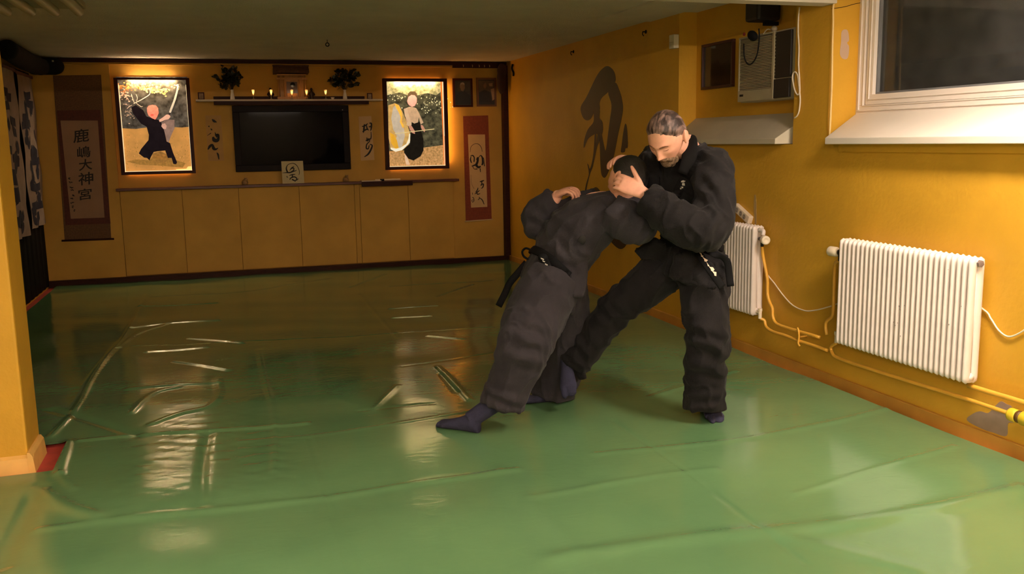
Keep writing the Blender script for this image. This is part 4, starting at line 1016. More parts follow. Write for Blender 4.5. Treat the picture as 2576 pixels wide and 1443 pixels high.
ra = radiator('small white column radiator behind the standing person', 5.335, 5.86, 0.297, 0.912, 14, False)
rb = radiator('large white column radiator under the bright window', 3.452, 4.452, 0.292, 0.915, 27, True)
random.seed(2)
for (px, py, r) in ((2262,770,3),(2264,778,2.4),(2275,768,1.6),(2248,810,2.6),(2252,818,2),(2258,812,1.6),(2387,816,2.4),(2265,845,2.2),(2418,770,1.4),(2264,735,1.2),(2385,678,1.3)):
    c = WX(3.3835)(px, py); k = r*.0013
    obj('paint_chip', MB().ell(c, (.0012, 0, 0), (0, k, 0), (0, 0, k*1.3), 8, 6), M_chip, rb)
def valve(root, y, z, s, lab, tilt=0.0):
    x = 3.43
    m = obj('valve_body', MB().tube([(x, y, z), (x, y+s*.035, z)], .012, n=12, sub=1).tube([(x, y+s*.035, z+.004), (x, y+s*.035, z-.05)], .011, n=12, sub=1).lathe((x, y+s*.035, z), [(.017, -.012), (.017, .012)], 12, (0, 1, 0)), M_met, root, smooth=True)
    ax = Vector((-.35 if s < 0 else -.15, s, tilt)).normalized()
    obj('thermostat_knob', MB().lathe(Vector((x, y+s*.048, z)), [(.012, 0), (.025, .006), (.029, .02), (.030, .066), (.026, .073), (.015, .075), (.012, .070), (.002, .070)], 22, ax), M_val, m, smooth=True)
valve(ra, 5.335, 0.825, -1, '')
valve(rb, 4.452, 0.825, 1, '')
obj('vent_cap', MB().tube([(3.43, 5.34, .885), (3.43, 5.29, .88), (3.425, 5.285, .852)], .014, n=12), M_rad, ra, smooth=True)
obj('return_valve', MB().tube([(3.43, 5.345, .325), (3.43, 5.30, .325)], .013, n=12, sub=1).tube([(3.43, 5.303, .345), (3.43, 5.303, .285)], .012, n=12, sub=1).lathe((3.43, 5.303, .335), [(.016, 0), (.016, .018)], 6, (0, 0, 1)), M_val, ra, smooth=False)
obj('return_valve', MB().tube([(3.43, 4.447, .322), (3.43, 4.492, .322)], .013, n=12, sub=1).tube([(3.43, 4.489, .345), (3.43, 4.489, .285)], .012, n=12, sub=1).lathe((3.43, 4.489, .335), [(.016, 0), (.016, .018)], 6, (0, 0, 1)), M_val, rb)
obj('end_plug', MB().lathe((3.43, 3.454, .885), [(.018, 0), (.018, .012), (.008, .014)], 6, (0, -1, 0)), M_chip, rb)
# ---- pipes
w = WX(3.455)
pts = [w(*p) for p in ((1930,640),(1930,700),(1931,740),(1937,762),(1943,775),(1944,795),(1950,810),(1965,819),(2010,833),(2062,848))]
pts[0] = Vector((3.43, 5.300, .775)); pts.insert(1, Vector((3.44, 5.298, .70)))
top('heating_pipe', MB().tube(pts, 0.0105, n=12), M_pipe, 'upper yellow pipe dropping from the small radiator thermostat and running along the wall', 'pipe', 'yellow heating pipes on the right wall', smooth=True)
pts = [Vector((3.43, 5.303, .285))]+[w(*p) for p in ((1923,806),(1928,822),(1945,834),(1975,843),(2010,857),(2050,870),(2082,881))]
top('heating_pipe', MB().tube(pts, 0.0105, n=12), M_pipe, 'lower yellow pipe leaving the small radiator and running along the wall', 'pipe', 'yellow heating pipes on the right wall', smooth=True)
b = MB(); p0, p1 = w(2012, 829), w(2014, 864)
b.tube([p0+Vector((-.012, .008, .012)), p0+Vector((-.014, -.006, -.004)), (p0+p1)/2+Vector((-.012, -.004, 0)), p1+Vector((-.014, .006, .004)), p1+Vector((-.012, -.01, -.014))], .006, n=8)
b.lathe((p0+p1)/2+Vector((.0, 0, 0)), [(.006, 0), (.006, .049)], 8, (1, 0, 0))
top('pipe_clip', b, M_pipe, 'yellow clip holding the two pipes between the radiators', 'pipe clip', smooth=True)
pts = [Vector((3.43, 4.487, .775))]+[w(*p) for p in ((2101,665),(2098,720),(2096,780),(2092,797),(2080,808),(2077,822),(2080,842))]
top('heating_pipe', MB().tube(pts, 0.0105, n=12), M_pipe, 'yellow pipe dropping from the thermostat of the large radiator', 'pipe', 'yellow heating pipes on the right wall', smooth=True)
pts = [Vector((3.43, 4.489, .285))]+[w(*p) for p in ((2091,872),(2094,888),(2106,899),(2160,918),(2260,950),(2400,993),(2470,1016),(2546,1042))]
top('heating_pipe', MB().tube(pts, 0.0105, n=12), M_pipe, 'lower yellow pipe passing beneath the large radiator', 'pipe', 'yellow heating pipes on the right wall', smooth=True)
pts = [w(*p) for p in ((2455,975),(2500,989),(2550,1004),(2640,1032))]
pts[0] = w(2436, 969)
top('heating_pipe', MB().tube(pts, 0.0125, n=12), M_pipe, 'upper yellow pipe leaving the large radiator towards the right edge', 'pipe', 'yellow heating pipes on the right wall', smooth=True)
M_tape = mat('yellow tape', (226, 196, 50), rough=0.4, rgb2=(206, 178, 40), vscale=12); M_tap2 = mat('dark tape band', (92, 62, 24), rough=0.5)
a, c = w(2541, 1040), w(2640, 1074); d = (c-a).normalized()
t = thing('taped_pipe_lagging', 'thick pipe end wrapped in yellow tape at the right edge', 'pipe lagging', a)
obj('yellow_wrap', MB().lathe(a, [(.012, 0), (.030, .002), (.033, .01), (.033, .042), (.030, .046)], 20, d), M_tape, t, smooth=True)
obj('dark_band', MB().lathe(a+d*.046, [(.029, 0), (.029, .024)], 20, d), M_tap2, t, smooth=True)
obj('yellow_wrap', MB().lathe(a+d*.070, [(.030, 0), (.034, .004), (.034, .16), (.012, .164)], 20, d), M_tape, t, smooth=True)
# ---- power strip and its cable
c = WX(3.455)(1858, 540); e1 = WX(3.455)(1842, 524); e2 = WX(3.455)(1876, 556)
d = (e2-e1); L_ = d.length/2; d.normalize(); nx = Vector((-1, 0, 0)); s_ = d.cross(nx).normalized()
t = thing('power_strip', 'white three-socket power strip stuck aslant above the small radiator', 'power strip', e2)
cc = Vector((3.487, (e1.y+e2.y)/2, (e1.z+e2.z)/2+.008))
obj('case', MB().obox(cc, d*L_*1.1, s_*.028, nx*.018), M_val, t, bevel=0.006)
for k in (-.55, 0, .5):
    so = obj('socket', MB().lathe(cc+d*L_*k+nx*.0185, [(.001, 0), (.019, 0), (.019, .0015), (.001, .002)], 18, nx), mat('socket recess', (150, 138, 128), rough=0.5), t)
    obj('pin_hole', MB().lathe(cc+d*L_*k+nx*.0206+s_*.008, [(.001, 0), (.0032, 0), (.001, .0006)], 10, nx).lathe(cc+d*L_*k+nx*.0206-s_*.008, [(.001, 0), (.0032, 0), (.001, .0006)], 10, nx), M_black, so)
w = WX(3.496)
pts = [w(*p) for p in ((1900,600),(1920,650),(1930,688),(1948,712),(1970,742),(1995,768),(2025,781),(2050,780),(2075,774),(2110,762),(2200,720),(2350,700),(2470,775),(2492,800),(2512,830),(2535,846),(2560,840),(2600,815),(2700,760))]
top('white_power_cable', MB().tube(pts, 0.0042, n=8), M_cab, 'white cable sagging between and behind the two radiators', 'cable', smooth=True)
# ================================================================== the two people
M_skin = mat('fair skin', (218, 162, 140), rough=0.5, spec=0.35, var=0.08, vscale=40, sss=0.12, bump=0.05, bscale=120)
M_giT = mat('black cotton gi', (19, 17, 19), rough=0.85, spec=0.2, var=0.25, vscale=9, bump=0.25, bscale=260, sheen=0.04)
M_giU = mat('washed black cotton gi', (43, 40, 45), rough=0.88, spec=0.18, var=0.2, vscale=7, bump=0.25, bscale=260, sheen=0.05)
M_belt = mat('black belt', (11, 11, 14), rough=0.8, spec=0.15, var=0.2, vscale=20)
M_tabi = mat('navy tabi sock', (36, 36, 60), rough=0.9, var=0.2, vscale=20, bump=0.2, bscale=200)
M_emb = mat('white embroidery', (222, 200, 180), rough=0.8, var=0.1, vscale=60)

def sstep(x, a, b): t = min(1, max(0, (x-a)/(b-a))); return t*t*(3-2*t)
def ico(sub):
    bm = bmesh.new(); bmesh.ops.create_icosphere(bm, subdivisions=sub, radius=1.0)
    bm.verts.ensure_lookup_table(); v = [v.co.copy() for v in bm.verts]; f = [tuple(x.index for x in q.verts) for q in bm.faces]; bm.free(); return v, f
ICO = ico(5)
def gs(y, z, cy, cz, sy, sz): return math.exp(-((y-cy)/sy)**2-((z-cz)/sz)**2)
def head_pt(d):
    x, y, z = d
    a = 0.098 if x > 0 else 0.104
    px, py, pz = a*x, 0.077*y, (0.112 if z > 0 else 0.118)*z
    if z < 0:
        k = (-z)**1.5
        py *= 1-0.36*k
        if x < 0: px *= 1-0.55*k
    py *= 1-0.10*max(0, x)**2*(1 if z < 0.4 else .4)
    if x > 0:
        ay = abs(py); g = 0
        g += 0.024*gs(py, pz, 0, -0.040, .012, .013)+0.014*gs(py, pz, 0, -0.016, .009, .020)
        g += 0.007*gs(ay, pz, .015, -.045, .008, .008)
        g += 0.007*gs(ay, pz, .030, .020, .022, .009)+0.004*gs(py, pz, 0, .018, .02, .012)
        g -= 0.010*gs(ay, pz, .032, .000, .015, .011)
        g += 0.0055*gs(ay, pz, .032, -.001, .011, .007)
        g += 0.006*gs(ay, pz, .048, -.022, .020, .018)
        g += 0.007*gs(py, pz, 0, -.070, .024, .006)+0.006*gs(py, pz, 0, -.081, .020, .006)-0.004*gs(py, pz, 0, -.0755, .026, .0025)
        g += 0.013*gs(py, pz, 0, -.106, .026, .016)-0.003*gs(py, pz, 0, -.093, .02, .006)
        px += g*min(1, x*3)
    return Vector((px, py, pz))
def make_head(mb, c, fwd, up, s):
    """head with face and ears; returns the frame"""
    fwd = fwd.normalized(); up = (up-fwd*up.dot(fwd)).normalized(); left = up.cross(fwd)
    fr = lambda p: c+(fwd*p.x+left*p.y+up*p.z)*s
    n = len(mb.v); mb.v += [tuple(fr(head_pt(d))) for d in ICO[0]]; mb.f += [tuple(n+i for i in f) for f in ICO[1]]
    for sd in (-1, 1):
        e = fr(Vector((-.012, sd*.078, -.008)))
        out = (left*sd+fwd*-.55).normalized(); axis = (up+fwd*-.25).normalized()
        mb.ell(e+out*.006*s, axis*.033*s, (fwd*.9+left*sd*.35).normalized()*.019*s, out*.0085*s, 16, 10)
        ring = []
        for t in np.linspace(-.5, 3.0, 10): ring.append(e+out*.009*s+axis*(.026*s*math.cos(t))+(fwd*-1+left*sd*.35).normalized()*(.014*s*math.sin(t)))
        mb.tube(ring, .0042*s, n=8, sub=1, rnd=True)
    return fr, fwd, left, up
def make_hair(name, fr, s, parent, m, hairline, thick, seed, label=None):
    v2 = []; cols = []
    for d in ICO[0]:
        p = head_pt(d); h = hairline(d)
        h += .05*noise.noise(Vector(d)*14)+.03*noise.noise(Vector(d)*34); t = -0.005+(thick+0.005)*sstep(h, -.10, .30)
        if h > 0:
            st = noise.noise(Vector((d.y*9+seed, d.z*2.2-d.x*1.6, d.x*1.2)))*.6+noise.noise(Vector((d.y*26, d.z*4-d.x*3, seed)))*.5
            t += 0.0035*st
        else: st = 0
        q = p+p.normalized()*t
        v2.append(tuple(fr(q))); cols.append(0.52+0.55*st+0.3*noise.noise(Vector(d)*3)+.45*(1-sstep(h, .0, .16))*(1 if thick < .0095 else 0))
    b = MB(); b.v = v2; b.f = list(ICO[1])
    o = obj(name, b, m, parent, smooth=True, label=label)
    at = o.data.color_attributes.new('streak', 'FLOAT_COLOR', 'POINT')
    for i, cval in enumerate(cols): at.data[i].color = (cval, cval, cval, 1)
    return o
def hairmat(name, c1, c2):
    m = bpy.data.materials.new(name); m.use_nodes = True; nt = m.node_tree; bs = nt.nodes['Principled BSDF']
    at = nt.nodes.new('ShaderNodeAttribute'); at.attribute_name = 'streak'
    rp = nt.nodes.new('ShaderNodeValToRGB'); rp.color_ramp.elements[0].position = .42; rp.color_ramp.elements[1].position = .95
    rp.color_ramp.elements[0].color = lin(c1)+[1]; rp.color_ramp.elements[1].color = lin(c2)+[1]
    tc = nt.nodes.new('ShaderNodeTexCoord'); nz = nt.nodes.new('ShaderNodeTexNoise'); nz.inputs['Scale'].default_value = 160
    nt.links.new(tc.outputs['Object'], nz.inputs['Vector'])
    bp = nt.nodes.new('ShaderNodeBump'); bp.inputs['Strength'].default_value = .5; bp.inputs['Distance'].default_value = .004
    nt.links.new(nz.outputs['Fac'], bp.inputs['Height']); nt.links.new(bp.outputs['Normal'], bs.inputs['Normal'])
    nt.links.new(at.outputs['Color'], rp.inputs['Fac']); nt.links.new(rp.outputs['Color'], bs.inputs['Base Color'])
    bs.inputs['Roughness'].default_value = .55; return m
def make_hand(mb, wrist, knuck, palm_n, thumb, curls, s=1.0, spread=0.0, thumb_dir=None, tcurl=.35):
    """palm, four fingers and a thumb; thumb=+1/-1 picks the thumb side along f x n"""
    f = (knuck-wrist).normalized(); n = (palm_n-f*palm_n.dot(f)).normalized(); sd = f.cross(n)*thumb
    L = (knuck-wrist).length
    rings = []
    for t, w, h in ((-.25, .027, .021), (0, .028, .020), (.25, .034, .019), (.55, .041, .0175), (.85, .043, .0155), (1.0, .041, .0135), (1.08, .036, .010)):
        rings.append((wrist+f*L*t-n*(.004*math.sin(t*3)*s), sd*w*s, n*h*s))
    mb.loft(rings, 18)
    for i, (ln, r) in enumerate(((.072, .0088), (.080, .0092), (.075, .0088), (.060, .0078))):
        off = (.0315-.021*i)
        base = knuck+sd*off*s-f*.012*s-n*.001*s
        d = (f+sd*(off*spread*8)).normalized(); cu = curls[i] if isinstance(curls, (list, tuple)) else curls
        ax = d.cross(n).normalized(); pts = [base-f*.012*s, base+d*.012*s]; cur = d; p = pts[-1]
        for seg, k in ((.42, .9), (.32, 1.1), (.26, .8)):
            cur = (Matrix.Rotation(cu*k, 3, ax) @ cur).normalized(); p = p+cur*ln*seg*s; pts.append(p)
        mb.tube(pts, [r*1.02*s, r*1.08*s, r*.98*s, r*.9*s, r*.72*s], n=10, sub=3, rnd=True)
    tb = wrist+f*L*.28+sd*.026*s+n*.004*s
    td = (f*.75+sd*.62+n*.25).normalized() if thumb_dir is None else thumb_dir.normalized()
    ax = td.cross(n).normalized() if td.cross(n).length > .05 else f
    c1 = (Matrix.Rotation(tcurl, 3, ax) @ td); c2 = (Matrix.Rotation(tcurl*1.7, 3, ax) @ td)
    mb.tube([tb-td*.02*s, tb+td*.018*s, tb+td*.045*s, tb+td*.045*s+c1*.030*s, tb+td*.045*s+c1*.030*s+c2*.022*s], [.013*s, .0145*s, .0118*s, .0105*s, .0075*s], n=12, sub=3, rnd=True)
def cloth(me, scale, amp, folds, seed):
    """wrinkles: noise along the surface plus bunched folds near joints"""
    n = len(me.vertices); co = np.zeros(n*3); me.vertices.foreach_get('co', co); co = co.reshape(-1, 3)
    nm = np.zeros(n*3); me.vertices.foreach_get('normal', nm); nm = nm.reshape(-1, 3)
    out = np.zeros(n)
    for i in range(n):
        p = Vector(co[i]); q = p*scale
        w = noise.noise(q+Vector((seed, 0, 0)))
        q2 = Vector((q.x*1.9+w*.8, q.y*1.9, q.z*1.1+w))
        rdg = 1-abs(noise.noise(q2+Vector((0, seed, 3))))*2.2
        h = amp*(.7*w+.9*rdg*abs(rdg))
        for c, r, ax, fr, a in folds:
            dv = p-c; e = dv.length_squared/(r*r)
            if e < 4: h += a*math.exp(-e*1.4)*math.sin(dv.dot(ax)*fr+w*3.2)
        out[i] = h
    co += nm*out[:, None]
    me.vertices.foreach_set('co', co.ravel()); me.update()
def foot(mb, heel, toe, w=.046, h=.05, up=Vector((0, 0, 1))):
    """split-toed sock foot between heel and toe ends (sole points)"""
    f = (toe-heel); L = f.length; f.normalize(); sd = f.cross(up).normalized(); u = sd.cross(f)
    rings = []
    for t, ww, hh in ((.0, .018, .022), (.04, .030, .036), (.14, .034, .046), (.30, .033, .044), (.48, .038, .034), (.66, .046, .026), (.78, .048, .021)):
        rings.append((heel+f*L*t+u*hh*.98, sd*ww*w/.046, u*hh))
    mb.loft(rings, 18)
    for off, ww, e in ((.024, .020, 1.0), (-.014, .031, .96)):
        mb.loft([(heel+f*L*t+u*hh+sd*off, sd*k*ww, u*hh) for t, hh, k in ((.68, .022, .9), (.80, .020, 1.0), (.90, .017, .95), (.96*e, .013, .75), (.995*e, .007, .35))], 14)
    return mb
def surf_patch(name, me_obj, pixel_polys, m, parent, lift=.004, thick=.002):
    """a thin piece of cloth or stitching laid on a surface"""
    me = me_obj.data; L = ORG[me_obj.name]
    bv = BVHTree.FromPolygons([v.co+L for v in me.vertices], [tuple(p.vertices) for p in me.polygons])
    b = MB()
    for pl in pixel_polys:
        pts = []
        for x, y in pl:
            d = ray(x, y).normalized(); h = bv.ray_cast(CAM, d)
            if h[0] is None: continue
            pts.append(h[0]-d*lift)
        if len(pts) < 3: continue
        b.prism(pts, -ray(*pl[0]).normalized()*thick)
    return obj(name, b, m, parent) if b.v else None

# ------------------------------------------------------------------ standing person with goatee
gx = onZ(1775, 1040)
T = thing('person', 'standing person with grey goatee in black gi gripping the other person by the head', 'person', (gx.x, gx.y, 0))
hc = P(1676, 343, 4.56)
tf, tu = CV(-.45, -.74, .50), CV(-.42, .50, .75)
# joints
pel = P(1732, 640, 4.93); chest = P(1740, 470, 4.86); neckb = P(1728, 372, 4.78)
shL, shR = P(1790, 412, 4.70), P(1662, 412, 5.02)
elL, wrL = P(1756, 572, 4.52), P(1640, 498, 4.62)
elR, wrR = P(1640, 462, 4.98), P(1598, 408, 4.93)
hipL, hipR = P(1768, 668, 4.86), P(1690, 668, 5.0)
knL, anL = P(1778, 845, 4.78), P(1776, 1010, 4.92)
knR, anR = P(1560, 765, 5.02), P(1432, 912, 5.16)
body = MB()
fr, hf, hl, hu = make_head(body, hc, tf, tu, 1.12)
body.tube([fr(Vector((-.025, 0, -.05))), neckb+(fr(Vector((-.03, 0, -.1)))-neckb)*.5, neckb, chest], [.055, .058, .066, .10], n=18)
body.loft([(pel, (shL-shR)*.36, CV(0, 0, .09)), (P(1740, 560, 4.9), (shL-shR)*.36, CV(0, 0, .09)), (chest, (shL-shR)*.42, CV(0, 0, .1)), (P(1735, 405, 4.82), (shL-shR)*.42, CV(0, 0, .07))], 20)
body.tube([shL, elL, wrL], [.05, .042, .029], n=14); body.tube([shR, elR, wrR], [.05, .042, .030], n=14)
body.tube([hipL, knL, anL], [.08, .058, .042], n=14); body.tube([hipR, knR, anR], [.08, .058, .042], n=14)
# near hand: back of the hand towards the viewer, fingers closing round the far side of the head
knuL = P(1566, 460, 4.645)
body.tube([elL, wrL, P(1622, 487, 4.625)], [.04, .031, .029], n=14)
make_hand(body, P(1622, 487, 4.625), knuL, CV(-.15, -.1, -1), -1, [.52, .55, .58, .62], 1.12, .08, CV(-.45, .9, .15), .12)
# far hand laid over the crown of the head
knuR = P(1553, 400, 4.87)
make_hand(body, wrR, knuR, CV(-.25, -.75, .35), 1, [.42, .45, .48, .5], 1.12, .1, CV(-.35, -.3, .8), .3)
me = remesh(body, 0.0042, 2)
oT = link(me, 'body', M_skin, T, True)
M_hairT = hairmat('greying brown hair', (40, 26, 23), (150, 122, 114))
make_hair('hair', fr, 1.12, T, M_hairT, lambda d: d[2]-.86*max(d[0], 0)*(1-.30*abs(d[1]))-.03+.6*max(-d[0], 0)+.06*noise.noise(Vector(d)*4), .009, 3)
# goatee, moustache and brows, laid on the face
def face(py, pz, out=0.0):
    y = py/.077; z = pz/(.112 if pz > 0 else .118); y /= (1-0.36*max(0, -z)**1.5)
    p = head_pt(Vector((math.sqrt(max(.02, 1-y*y-z*z)), y, z))); return fr(Vector((p.x+out, py, p.z)))
b = MB()
for (py_, pz_, r1, r2, o_) in ((0, -.104, .026, .020, .004), (.016, -.100, .017, .017, .002), (-.016, -.100, .017, .017, .002), (0, -.116, .030, .024, .010), (0, -.128, .026, .024, .012), (.020, -.112, .02, .022, .004), (-.020, -.112, .02, .022, .004), (.014, -.116, .015, .014, -.006), (-.014, -.116, .015, .014, -.006), (.027, -.088, .009, .016, 0), (-.027, -.088, .009, .016, 0), (.028, -.074, .008, .010, 0), (-.028, -.074, .008, .010, 0)):
    b.ell(face(py_, pz_, o_), hf*.014*1.12, hl*r1*1.12, hu*r2*1.12, 16, 10)
b.tube([face(y_, -.058-.28*abs(y_), .002) for y_ in (-.030, -.02, -.008, 0, .008, .02, .030)], [.006, .009, .009, .007, .009, .009, .006], n=10)
me = remesh(b, .004, 2); cloth(me, 60, .0022, [], 5)
M_beard = mat('grey brown beard', (104, 84, 66), rough=.85, spec=.15, var=.5, vscale=70, bump=.6, bscale=220)
link(me, 'beard', M_beard, T, True)
M_brow = mat('brown brow hair', (120, 84, 64), rough=.85, spec=.1, var=.3, vscale=90)
for sd in (-1, 1):
    b = MB().tube([face(sd*y_, z_, -.0005) for y_, z_ in ((.012, .016), (.022, .021), (.034, .022), (.046, .016))], [(.0022, .003), (.0026, .0042), (.0024, .004), (.001, .002)], n=8, ref=hf)
    obj('eyebrow', b, M_brow, T, smooth=True)
    b = MB().tube([face(sd*y_, z_, -.0004) for y_, z_ in ((.021, -.004), (.028, -.0065), (.036, -.0065), (.043, -.003))], [.0008, .0012, .0012, .0006], n=6)
    obj('eyelashes', b, M_brow, T, smooth=True)
# jacket
wd = (shL-shR).normalized(); fw = wd.cross(CV(0, 1, 0)).normalized()
fw = fw if fw.dot(CV(-.6, 0, .8)) > 0 else -fw
def tr(px_, py_, z, w, d): return (P(px_, py_, z), wd*w, fw*d)
j = MB()
j.loft([tr(1738, 690, 4.93, .205, .165), tr(1736, 650, 4.93, .195, .15), tr(1738, 606, 4.92, .178, .132), tr(1740, 560, 4.9, .19, .14), tr(1742, 500, 4.88, .205, .15), tr(1744, 450, 4.85, .21, .15), tr(1742, 412, 4.82, .195, .13), tr(1736, 380, 4.80, .14, .105), tr(1730, 362, 4.78, .085, .085)], 32)
j.ell(P(1798, 425, 4.74), wd*.10, fw*.10, CV(0, .10, 0)); j.ell(P(1672, 418, 5.0), wd*.09, fw*.09, CV(0, .09, 0))
j.tube([P(1784, 405, 4.72), P(1797, 470, 4.64), P(1790, 540, 4.57), elL+CV(.022, -.015, 0), P(1700, 552, 4.53), P(1652, 520, 4.585), P(1626, 503, 4.61)], [.095, .102, .102, .102, .095, .085, .078], n=22)
j.tube([P(1672, 415, 5.02), P(1652, 410, 4.99), P(1640, 440, 4.95), P(1625, 425, 4.93), P(1606, 412, 4.925)], [.09, .092, .098, .086, .07], n=20)
j.tube([P(1655, 405, 5.0), P(1640, 380, 4.98), P(1630, 372, 4.97)], [.08, .06, .03], n=16)
# skirt flaps of the jacket
j.prism([P(1690, 615, 4.86), P(1640, 600, 4.9), P(1598, 632, 4.94), P(1612, 646, 4.94), P(1660, 655, 4.9), P(1700, 690, 4.86)], CV(0, 0, -.025))
j.prism([P(1700, 640, 4.77), P(1690, 694, 4.76), P(1760, 722, 4.72), P(1800, 726, 4.70), P(1826, 700, 4.72), P(1832, 640, 4.74)], CV(0, 0, -.03))
me = remesh(j, .0085, 5)
X_ = CV(1, 0, 0); Y_ = CV(0, 1, 0)
cloth(me, 6.5, .015, [(P(1800, 490, 4.55), .15, CV(.85, .45, .2), 90, .009), (P(1775, 580, 4.5), .13, (elL-wrL).normalized(), 95, .011), (P(1800, 440, 4.68), .14, CV(.8, .6, 0), 60, .010), (P(1690, 545, 4.5), .12, (elL-wrL).normalized(), 80, .008), (P(1740, 600, 4.8), .16, Y_, 75, .010), (P(1640, 420, 4.9), .10, CV(.7, .7, 0), 80, .010), (P(1720, 470, 4.75), .15, CV(.9, .3, 0), 55, .008)], 2.0)
oJ = link(me, 'jacket', M_giT, T, True)
# collar band
b = MB().tube([P(1716, 436, 4.665), P(1731, 404, 4.645), P(1737, 376, 4.645), P(1737, 358, 4.69), P(1728, 350, 4.78), P(1702, 364, 4.86), P(1688, 405, 4.80)], [(.030, .013), (.036, .013), (.040, .013), (.038, .012), (.034, .012), (.030, .010), (.026, .010)], n=12, ref=CV(.75, .6, .2))
obj('collar', b, mat('black collar band', (15, 14, 15), rough=.85, spec=.15, var=.2), T, smooth=True)
def ribbon(pts):
    vals = catmull(pts, 6); q = []
    for i, (x, y, w) in enumerate(vals):
        x0, y0, _ = vals[max(i-1, 0)]; x1, y1, _ = vals[min(i+1, len(vals)-1)]; l = math.hypot(x1-x0, y1-y0)
        q.append(((x-(y1-y0)/l*w/2, y+(x1-x0)/l*w/2), (x+(y1-y0)/l*w/2, y-(x1-x0)/l*w/2)))
    return [[q[i][0], q[i+1][0], q[i+1][1], q[i][1]] for i in range(len(q)-1)]
surf_patch('lapel', oJ, ribbon([(1752, 388, 24), (1738, 420, 25), (1716, 460, 25), (1700, 492, 24)]), MATS['black collar band'], oJ, .003, .003)
surf_patch('emblem', oJ, [[(1714,450),(1722,448),(1725,455),(1720,459),(1713,458)], [(1716,460),(1722,460),(1723,467),(1716,468)], [(1711,470),(1719,469),(1718,474),(1711,476)]], mat('pale embroidered emblem', (190, 184, 170), rough=.8, var=.3, vscale=80), oJ)
# trousers
t = MB()
t.loft([tr(1736, 620, 4.93, .165, .125), tr(1734, 665, 4.93, .175, .13), tr(1732, 705, 4.93, .15, .125)], 24)
t.tube([hipL, P(1774, 760, 4.83), knL, P(1774, 925, 4.85), P(1774, 1000, 4.90), P(1774, 1026, 4.91)], [.125, .122, .104, .105, .110, .112], n=22)
t.tube([hipR, P(1625, 718, 5.0), knR, P(1505, 832, 5.08), P(1455, 895, 5.14), P(1440, 914, 5.155)], [.125, .112, .094, .088, .088, .090], n=22)
t.ell(P(1814, 872, 4.86), CV(.045, 0, 0), CV(0, .07, 0), CV(0, 0, .06))
t.prism([P(1440, 880, 5.08), P(1475, 950, 5.1), P(1458, 952, 5.12), P(1425, 905, 5.1)], CV(0, 0, -.02))
me = remesh(t, .0085, 5)
lg = (knR-anR).normalized()
cloth(me, 6.0, .014, [(knR, .15, (hipR-anR).normalized(), 75, .012), (P(1776, 880, 4.75), .16, CV(.25, 1, 0), 60, .014), (P(1650, 690, 4.9), .15, CV(1, -.3, 0), 60, .010), (P(1460, 880, 5.05), .12, lg, 80, .010), (P(1776, 1000, 4.82), .10, Y_, 90, .008), (P(1740, 700, 4.8), .13, CV(1, .4, 0), 60, .010)], 6.0)
oTr = link(me, 'trousers', M_giT, T, True)
# belt with its embroidered end
bel = MB(); rings = []
c0 = P(1738, 612, 4.92)
for k in range(41):
    a = 2*math.pi*k/40; rings.append(c0+wd*(.190*math.cos(a))+fw*(.146*math.sin(a))+Vector((0, 0, .012*math.sin(a*2))))
bel.tube(rings, [(.022, .006)]*41, n=10, ref=Vector((0, 0, 1)), sub=1)
kn = P(1752, 628, 4.72)
bel.ell(kn, CV(.032, 0, 0), CV(0, .026, 0), CV(0, 0, .022))
bel.tube([kn, P(1766, 650, 4.655), P(1786, 678, 4.64), P(1806, 706, 4.645), P(1818, 722, 4.65)], [(.020, .004)]*5, n=10, ref=CV(.8, .6, 0))
bel.tube([kn, P(1800, 640, 4.66), P(1828, 655, 4.67), P(1834, 690, 4.68), P(1838, 720, 4.68)], [(.018, .004)]*5, n=10, ref=CV(1, 0, .2))
oB = obj('belt', bel, M_belt, T, smooth=True)
random.seed(8)
segs = []
for k in range(5):
    x0, y0 = 1760+k*8.3, 634+k*12.0
    segs.append([(x0+random.uniform(-2, 1), y0+random.uniform(-1, 1)), (x0+7+random.uniform(-1, 1), y0-3), (x0+9, y0+2), (x0+14+random.uniform(-2, 1), y0+8), (x0+9, y0+12), (x0+4, y0+11), (x0+3, y0+6)])
surf_patch('belt_embroidery', oB, segs, M_emb, oB, .002, .002)
# socks
b = MB()
heel, toe = onZ(1768, 1024, .0), onZ(1806, 1066, .0)
f_ = (toe-heel).normalized(); foot(b, toe-f_*.265, toe, .052)
b.tube([anL, toe-f_*.21+Vector((0, 0, .07))], [.045, .042], n=14, sub=1)
me = remesh(b, .005, 2); link(me, 'tabi_sock', M_tabi, T, True)
b = MB(); tt = P(1432, 984, 5.08); hh = P(1428, 905, 5.19)
d_ = (tt-hh).normalized(); foot(b, hh-CV(.035, 0, 0)*0, hh+d_*.245, .048, up=CV(-.2, .25, .95))
me = remesh(b, .005, 2); link(me, 'tabi_sock', M_tabi, T, True)

# ------------------------------------------------------------------ bent-back person
gu = onZ(1300, 1040)
Up = thing('person', 'person in washed black gi bent over sideways with head held by the other person', 'person', (gu.x, gu.y, 0))
uh = P(1577, 452, 4.80)
uf, uu = CV(-.62, .12, -.76), CV(.30, .92, .05)
pelU = P(1392, 690, 4.98); neU = P(1556, 505, 4.84)
usL, usR = P(1560, 538, 4.70), P(1500, 512, 5.06)
ueR, uwR = P(1352, 572, 5.08), P(1398, 498, 5.03)
ueL, uwL = P(1606, 572, 4.75), P(1552, 494, 4.90)
uhL, uhR = P(1392, 700, 4.88), P(1408, 705, 5.08)
ukL, uaL = P(1318, 868, 4.70), P(1246, 1012, 4.80)
ukR, uaR = P(1425, 862, 5.20), P(1404, 972, 5.36)
body = MB()
frU, uF, uL_, uU = make_head(body, uh, uf, uu, 1.08)
body.tube([frU(Vector((-.02, 0, -.05))), (frU(Vector((-.02, 0, -.11)))+neU)/2, neU, P(1520, 540, 4.88)], [.055, .056, .062, .09], n=18)
